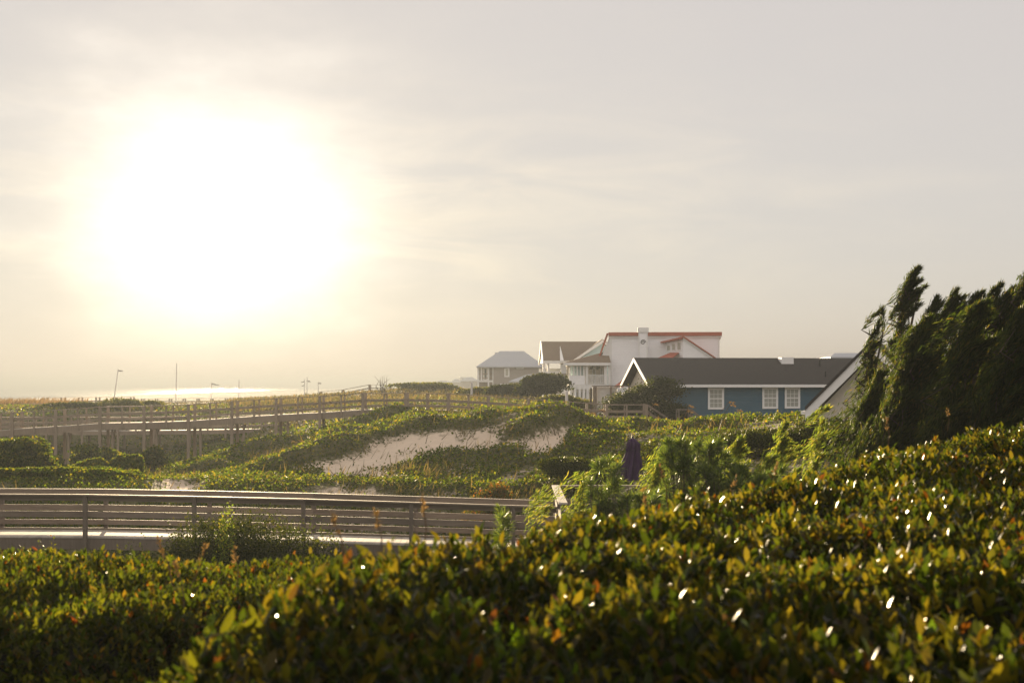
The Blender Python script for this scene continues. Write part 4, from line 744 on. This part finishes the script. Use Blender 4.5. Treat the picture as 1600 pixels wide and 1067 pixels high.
# plume foliage (cedars and feathery shrubs)
def plumes(starts, tips, per, spread, L, Wd, wind):
    """sprays set along curved axes; returns position, direction arrays"""
    n = len(starts); s = np.repeat(starts, per, 0); e = np.repeat(tips, per, 0); m = len(s); t = rng.random((m, 1)) ** .75
    ln = np.linalg.norm(e - s, axis=1, keepdims=True); p = s + (e - s) * t; p[:, 2] += (.12 * ln * 4 * t * (1 - t))[:, 0]
    w = spread * ln * (np.sin(np.pi * np.clip(t * .9 + .08, 0, 1)) ** .8) * (1.05 - .75 * t); p = p + rv(m) * w * .55
    d = nrm(e - s) + rv(m, .38) + np.array(wind); return p, d, rv(m)
def conifer(name, label, cat, px, D, hw, pt, npl, per, mat, wind=(.5, 0, .35), plen=1.1, spread=.23, L=.14, Wd=.02, sparse_top=0, group=None, hz0=.08, base=None, trunk=True):
    cx = X(px, D); gz = ground(cx, D) if base is None else base; h = Z(pt, D) - gz; rx = hw * D / F; root = thing(name, (cx, D, gz), label, cat, group)
    f = hz0 + (1 - hz0) * rng.random(npl) ** .9; f[:3] = (1., .95, .9); a = rng.random(npl) * 2 * math.pi; lean = .17 if trunk else .03
    rad = rx * np.minimum(1, 1.45 * (1 - f) ** .75 + .08) * rng.random(npl) ** .5 * (.75 + .5 * vnoise(f * 6, a)); ty = np.minimum(rad, 1.5)
    pl = plen * (.7 + .6 * rng.random(npl)) * np.where(f > .85, .8, 1)
    rad = rad * (1 + .45 * (rng.random(npl) < .22)); pl = pl * (1 + .5 * (rng.random(npl) < .15)); tips = np.stack([cx + lean * h * (f - .62) + np.cos(a) * rad, D + np.sin(a) * ty, gz + h * f], 1)
    dv = nrm(np.stack([np.cos(a) * .45 + wind[0] * 1.2 + rng.normal(0, .22, npl), np.sin(a) * .45, .7 + .5 * rng.random(npl)], 1)); st_ = tips - dv * pl[:, None]; st_[:, 2] = np.maximum(st_[:, 2], gz + .05)
    p, d, nn_ = plumes(st_, tips, per, spread, L, Wd, np.array(wind) * .5); m = len(p); LL = L * (.6 + .8 * rng.random(m))
    leaves('crown' if trunk else 'foliage', p, d, nn_, LL, Wd, mat, DIA, root)
    tk = MB()
    if trunk:
        pts = [(cx + lean * h * (q - .62) - .0 + .05 * math.sin(q * 7), D, gz - .2 + h * q * .96) for q in (0, .2, .4, .6, .8, 1)]; r0 = .025 * h; tk.tube(pts, [r0, r0 * .85, r0 * .65, r0 * .45, r0 * .25, .012], 7)
    for i in range(min(npl, 60)):
        s_ = Vector(st_[i]); q = Vector((cx + lean * h * ((s_.z - gz) / h - .72), D, max(gz, s_.z - .35 * (s_ - Vector((cx, D, s_.z))).length - .1))); tk.tube([q, s_, s_.lerp(Vector(tips[i]), .7)], [.025, .015, .004] if trunk else [.006, .005, .002], 4)
    tk.build('trunk' if trunk else 'stem', m_bark, root); return root
CG = 'wind blown cedars along the right side'
for px, D, hw, pt, npl, lb in ((1396, 35, 66, 422, 66, 'tallest left cedar with a ragged open top above the cream gable'), (1462, 34, 80, 455, 90, 'open crowned cedar second from the left on the skyline'), (1525, 33, 68, 446, 80, 'slim cedar with a pointed dark top, third on the skyline'),
                               (1432, 33.5, 66, 468, 90, 'bushy cedar filling the gap right of the tallest left one'), (1494, 32.6, 66, 460, 90, 'rounded cedar just left of the slim pointed one'), (1550, 32.4, 62, 450, 80, 'cedar tucked behind the high dark one near the right edge'), (1580, 32, 78, 414, 90, 'high dark cedar near the right frame edge'), (1655, 31, 85, 425, 80, 'cedar cut off by the right frame edge'), (1345, 34, 29, 485, 18, 'sparse side cedar with open branches leaning over the cream gable roof'),
                               (1350, 31, 74, 585, 110, 'low bushy cedar overlapping the cream gable wall'), (1418, 29.5, 95, 500, 170, 'front cedar with lit plumes below the ragged topped one'), (1500, 28.5, 100, 474, 170, 'broad front cedar in the middle of the dark mass'),
                               (1575, 27.5, 100, 468, 170, 'broad front cedar just left of the frame edge one'), (1650, 27, 100, 455, 150, 'shaded front cedar partly outside the right edge')):
    hi = pt < 470 or hw < 30
    conifer('cedar_tree', lb, 'tree', px, D, hw, pt, npl, 170 if hi else 270, m_cedar, plen=.85 if hi else 1.1, spread=.17, L=.16, Wd=.021, group=CG, hz0=.5 if hi else .2)
for px, D, hw, pt, npl, per, lb in ((850, 30, 30, 765, 16, 150, 'feathery yellow green spray over the end of the near railing'), (912, 27, 30, 742, 18, 150, 'thin upright feathery grass tuft before the platform rail'), (1035, 29, 42, 700, 32, 200, 'feathery wind bent shrub just right of the purple umbrella'),
                               (1155, 29, 60, 688, 40, 200, 'light green feathery shrub in the middle of the right shrub row'), (1120, 28, 50, 715, 40, 200, 'feathery shrub between the pine dome and the light green shrub'), (1205, 28, 55, 715, 44, 200, 'low feathery shrub above the hedge edge'), (1225, 29.5, 48, 665, 36, 200, 'golden feathery shrub below the cream gable corner'), (1285, 30, 45, 640, 36, 200, 'dense feathery shrub at the left foot of the cedars')):
    conifer('feathery_shrub', lb, 'shrub', px, D, hw, pt, npl, per, m_tam, wind=(.55, 0, .3), plen=.8, spread=.2, L=.14, Wd=.018, trunk=False, hz0=.25)
def pine(label, px, D, hw, y0_, y1_, nt_, nl=.2, per=130):
    cx = X(px, D); gz = ground(cx, D); root = thing('pine_shrub', (cx, D, gz), label, 'pine'); ps = []; dr = []; tk = MB()
    for i in range(nt_):
        f = rng.random(); a = rng.random() * 2 * math.pi; tip = np.array((cx + math.cos(a) * hw * D / F * rng.random() ** .5, D + math.sin(a) * .6, Z(y0_ + (y1_ - y0_) * f, D)))
        d = nrm(np.array((math.cos(a) * .5 + .15, math.sin(a) * .3, .9))[None])[0]; t = rng.random((per, 1)); ps.append(tip + d * (t - .5) * .16); dr.append(d * (.35 + .5 * t) + nrm(rv(per)) * .75)
        b0 = Vector((cx + rng.normal(0, .08), D, gz - .1)); e = Vector(tip + d * .08); tk.tube([b0, b0.lerp(e, .55) + Vector((0, 0, -.12)), e], [.02, .014, .006], 5)
    p = np.concatenate(ps); d = np.concatenate(dr); leaves('needles', p, d, rv(len(p)), nl * (.8 + .4 * rng.random(len(p))), .011 * D / 24, m_pine, DIA, root); tk.build('trunk', m_bark, root)
pine('young pine with long needles beside the platform rail', 944, 26, 22, 728, 850, 36); pine('dense long needled pine dome in the shrub row', 1085, 27, 58, 692, 850, 100)
pine('shaded pine low in front of the feathery shrubs', 1165, 26, 65, 735, 850, 80); pine('small pine sprig in front of the near boardwalk end post', 783, 20, 8, 803, 850, 9, .12); pine('dark pine under the purple umbrella', 1000, 25.5, 36, 778, 860, 50)

# sea oats standing on the crest
OG = 'sea oat stalks on the dune crest'
def oat(b, t, D, lb):
    g0 = P(b[0], b[1], D); g0.z = min(g0.z, ground(g0.x, D)) - .1; t0 = P(t[0], t[1], D); r_ = thing('sea_oat', g0, lb, 'sea oat', OG); m0 = g0.lerp(t0, .55) + Vector((-.06, 0, .05))
    MB().tube([g0, m0, t0], [.012, .01, .007], 4).build('stem', m_twig, r_); n = 26; tt = rng.random((n, 1)); d0 = np.array((.22, 0, .03)); p = np.array(t0) + d0 * tt + np.array((0, 0, -.09)) * tt ** 2 + rv(n, .015)
    leaves('seed_head', p, rv(n, .5) + np.array((.7, 0, -.4)), rv(n), .075, .03, m_oat, DIA, r_)
for b, t, D, lb in (((1106, 664), (1139, 628), 57, 'tall sea oat before the blue wall with its head above the window sill'), ((1119, 664), (1141, 632), 57, 'sea oat bending just right of the tallest one'), ((1066, 660), (1076, 634), 58, 'sea oat with drooping head left of the small stairs'),
                     ((1064, 664), (1074, 642), 58, 'shorter sea oat with golden head below the small stairs'), ((1008, 658), (1021, 631), 59, 'sea oat with bright head at the stair corner post'), ((1018, 668), (1024, 652), 58, 'low sea oat right of the corner post'),
                     ((918, 668), (936, 640), 62, 'sea oat leaning before the boardwalk rail'), ((912, 660), (922, 645), 62, 'short sea oat left of the leaning one'), ((449, 704), (455, 689), 66, 'leftmost of the three small sea oats on the sunlit ridge'),
                     ((458, 704), (465, 688), 66, 'middle of the three small sea oats on the sunlit ridge'), ((470, 705), (476, 693), 66, 'rightmost of the three small sea oats on the sunlit ridge'), ((1134, 664), (1150, 640), 56, 'thin sea oat right of the window before the blue wall')): oat(b, t, D, lb)
x, y = scatter(6000, 150, 190, 1, -40, 150); z, _ = groundv(x, y); kp = rng.random(len(x)) < np.clip((150 - (800 + x / y * F)) / 130, 0, 1) * np.clip((fbm(x / 4, y / 4) - .3) * 4, .1, 1); x, y, z = x[kp], y[kp], z[kp]; n = len(x)
tag(leaves('far_sea_oats', np.stack([x, y, z], 1), np.stack([.5 + rng.normal(0, .2, n), rng.normal(0, .2, n), np.ones(n)], 1), rv(n), .5 + .9 * rng.random(n) ** 1.5, .11, m_oat, BLADE), 'golden sea oats on the far left dune crest', 'sea oats', kind='stuff')
# bare driftwood shrub on the skyline
q = P(598, 612, 150); q.z = ground(q.x, 150) - .2; m = MB()
for i in range(9): a = P(585 + 30 * rng.random(), 586 + 10 * rng.random(), 150 + rng.normal(0, .3)); limb(m, q, a, .05, .012, .2)
tag(m.build('bare_shrub', m_bark, origin=tuple(q)), 'leafless twiggy shrub on the hazy dune crest', 'shrub')

# ------------------------------------------------------------------ foreground hedges
ED = np.array([2, 3.8, 4.2, 5, 6, 7, 8, 9, 11, 13, 14, 15.2, 16.2]); EX = np.array([-1.75, -1.52, -1.45, -1.32, -1.05, -.5, .18, .81, 1.98, 3.1, 3.9, 5.4, 7.2])
def xe(D): return np.interp(D, ED, EX)
def ztop(x, D):
    d = np.minimum(x - xe(D), (16.2 - D) * 1.2); return np.interp(D, [2, 9, 11, 13, 14, 17], [7.22, 7.23, 7.28, 7.40, 7.58, 7.64]) - .06 - .38 * np.clip(1 - d / .45, 0, 1) ** 2 + (fbm(x * 1.6, D * 1.6, 3) - .5) * .34 - .5 * np.clip((5.8 - D) / 3.6, 0, 1) ** 1.4
hg = thing('hedge', (3, 9, 2.3), 'big clipped hedge of glossy olive and bronze leaves filling the foreground', 'hedge')
def shoots(bx, by, bz, out_, nl, ls, mat, parent, stems=True, name='foliage', lenr=(.14, .26)):
    n = len(bx); d = nrm(out_ + rv(n, .33)); ln = lenr[0] + (lenr[1] - lenr[0]) * rng.random(n); base = np.stack([bx, by, bz], 1) - d * (ln * .75)[:, None]
    t = np.tile(np.linspace(.18, 1, nl), n) + rng.normal(0, .03, n * nl); D_ = np.repeat(d, nl, 0); ph = np.tile(np.arange(nl) * 2.4, n) + np.repeat(rng.random(n) * 6.28, nl)
    a = nrm(np.cross(D_, np.array((.2, .9, .3)))); b = np.cross(D_, a); rad = a * np.cos(ph)[:, None] + b * np.sin(ph)[:, None]
    pos = np.repeat(base, nl, 0) + D_ * (np.repeat(ln, nl) * t)[:, None]; up = np.clip(.5 + .9 * t, 0, 1.5)[:, None]; ax = D_ * up + rad * .75 + rv(n * nl, .18); no = D_ * .75 - rad * up + rv(n * nl, .2)
    L = ls * (.5 + .75 * rng.random(n * nl)) * np.repeat(.7 + .55 * rng.random(n), nl) * np.clip(1.25 - .45 * t, .6, 1.2); leaves(name, pos, ax, no, L, L * .46, mat, LEAF, parent, smooth=True)
    return base, d, ln
N = 10800; D = 2.3 + (16 - 2.3) * rng.random(N * 2) ** 1.15; xx = xe(D) + .02 + rng.random(N * 2) * (D * .40 + 1.0 - xe(D)); keep = rng.random(N * 2) < np.clip((D * .40 + 1.0 - xe(D)) / 5.0, .15, 1); gap = fbm(xx * 2.6 + 11, D * 2.6, 3); keep &= rng.random(N * 2) < np.clip((gap - .27) * 5.5, .06, 1); D, xx = D[keep], xx[keep]
zz = ztop(xx, D) - .16 * rng.random(len(D)) ** 2 + .03; o_ = np.stack([-.5 * np.clip(1 - (xx - xe(D)) / .4, 0, 1) + .08, .1 + 0 * D, np.ones(len(D))], 1)
base, d, ln = shoots(xx, D, zz, o_, 10, .073, m_hedge, hg)
m_new = leafmat('fresh hedge leaf', [(0, (.03, .05, .005)), (.6, (.05, .075, .008)), (1, (.08, .085, .01))], rough=.3, trans=.6, spec=.25, sat=(1.0, 1.05, .2), tcol=3.2)
for px, py, D in ((785, 940, 4.9), (812, 945, 4.9), (960, 1040, 4.0), (700, 905, 5.3), (310, 1035, 4.1), (880, 975, 4.6), (1450, 985, 4.7)):
    q = P(px, py, D); q.z = float(ztop(np.array([q.x]), np.array([D]))[0]) + .01; n_ = 3; shoots(q.x + rng.normal(0, .008, n_), D + rng.normal(0, .008, n_), q.z + rng.normal(0, .006, n_), np.tile(np.array((.05, -.2, 1.)), (n_, 1)), 9, .066, m_new, hg, name='new_growth')
k = rng.choice(len(base), 1500, replace=False); m = MB()
for i in k: m.tube([base[i], base[i] + d[i] * ln[i]], [.004, .0018], 3)
m.build('stem', m_twig, hg)
# its shaded side
n = 2200; D = 2.4 + 13.6 * rng.random(n) ** 1.5; hz = rng.random(n) ** .8 * 1.5; tx = np.gradient(xe(np.linspace(2, 16.2, 200)), np.linspace(2, 16.2, 200)); sl_ = np.interp(D, np.linspace(2, 16.2, 200), tx); on = nrm(np.stack([-np.ones(n), sl_, np.full(n, .35)], 1))
shoots(xe(D) - .02, D, ztop(xe(D) + .05, D) - hz, on, 9, .06, m_hedge, hg)
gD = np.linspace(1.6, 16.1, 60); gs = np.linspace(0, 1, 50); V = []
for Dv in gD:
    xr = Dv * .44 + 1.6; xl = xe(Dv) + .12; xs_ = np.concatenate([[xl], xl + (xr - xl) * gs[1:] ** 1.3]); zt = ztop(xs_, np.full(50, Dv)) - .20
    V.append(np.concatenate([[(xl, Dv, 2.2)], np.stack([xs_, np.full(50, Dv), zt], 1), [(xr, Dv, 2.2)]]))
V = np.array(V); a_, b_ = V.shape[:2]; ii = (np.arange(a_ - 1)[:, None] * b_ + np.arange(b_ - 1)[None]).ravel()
npmesh('shade_core', V.reshape(-1, 3), [np.stack([ii, ii + 1, ii + b_ + 1, ii + b_], 1), np.arange(b_)[None], (np.arange(b_) + (a_ - 1) * b_)[None]], m_core, hg)  # solid dark sheet under the leaves, standing for shade among the branches
def twig(px, py, D, h, lean, parent):
    t0 = P(px, py, D); b0 = t0 - Vector((lean * h, 0, h)); m = MB(); m.tube([b0, b0.lerp(t0, .5) + Vector((.02, 0, 0)), t0], [.004, .0035, .002], 5); o2 = m.build('twig', m_twig, parent); n = 18; tt = .62 + .38 * rng.random((n, 1)); p = np.array(b0) + np.array(t0 - b0) * tt
    leaves('twig_leaf', p, rv(n, .5) + np.array((.1, 0, .9)), rv(n), .035, .014, m_oat, DIA, o2)
for a in ((517, 802, 6.6, .25, -.25), (586, 800, 6.9, .25, -.1), (660, 776, 7.2, .32, .0), (1005, 765, 9, .3, -.1), (1385, 655, 13.5, .3, -.05), (1150, 745, 11, .3, .3), (1030, 730, 10, .3, -.2), (1215, 725, 11.5, .25, .4), (1480, 640, 14.5, .22, 0)): twig(*a, hg)
# smaller hedge at left
lh = thing('hedge', (-3.2, 9, 2.3), 'lower sunlit hedge with a dark shaded face at the left edge', 'hedge')
def ztl(x, D): return 6.67 - .3 * np.clip(1 - (D - 7.6) / .5, 0, 1) ** 2 + (fbm(x * 1.5 + 9, D * 1.5, 3) - .5) * .3
n = 5200; D = 7.6 + 3.1 * rng.random(n); xx = -4.6 + 3.6 * rng.random(n); o_ = np.stack([0 * D + .05, -.3 * np.clip(1 - (D - 7.6) / .4, 0, 1), np.ones(n)], 1)
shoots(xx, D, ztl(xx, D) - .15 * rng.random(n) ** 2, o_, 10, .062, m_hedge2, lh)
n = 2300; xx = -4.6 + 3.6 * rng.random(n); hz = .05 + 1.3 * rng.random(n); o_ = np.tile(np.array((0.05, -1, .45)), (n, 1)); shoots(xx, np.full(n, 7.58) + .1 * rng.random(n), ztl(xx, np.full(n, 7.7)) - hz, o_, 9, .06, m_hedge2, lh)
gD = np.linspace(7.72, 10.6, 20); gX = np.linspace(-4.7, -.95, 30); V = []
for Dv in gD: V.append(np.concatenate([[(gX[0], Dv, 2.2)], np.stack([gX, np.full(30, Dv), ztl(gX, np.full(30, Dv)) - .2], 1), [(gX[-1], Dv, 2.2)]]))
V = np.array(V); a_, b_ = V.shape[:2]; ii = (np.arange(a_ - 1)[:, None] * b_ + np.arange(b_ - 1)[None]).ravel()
npmesh('shade_core', V.reshape(-1, 3), [np.stack([ii, ii + 1, ii + b_ + 1, ii + b_], 1), np.arange(b_)[None], (np.arange(b_) + (a_ - 1) * b_)[None]], m_core, lh)  # same dark sheet for the left hedge, shade between leaves painted in
for a in ((245, 838, 8.6, .35, -.3), (322, 852, 8.8, .28, .4), (366, 858, 8.8, .25, -.05), (272, 875, 8.2, .3, -.2)): twig(*a, lh)

# ------------------------------------------------------------------ air
m_haze = bpy.data.materials.new('haze'); m_haze.use_nodes = True; t = m_haze.node_tree; t.nodes.clear(); ho = nd('ShaderNodeOutputMaterial', t)
pv_ = nd('ShaderNodeVolumePrincipled', t); pv_.inputs['Color'].default_value = (.078, .088, .103, 1); pv_.inputs['Density'].default_value = .0012; pv_.inputs['Anisotropy'].default_value = .6; lk(pv_.outputs[0], ho.inputs['Volume'], t)
hz_ = MB().box(-9600, 9600, -6600, 9600, -7.5, 19.5).build('haze', m_haze); tag(hz_, 'thin golden sea haze lying over the dunes', 'haze', kind='stuff')
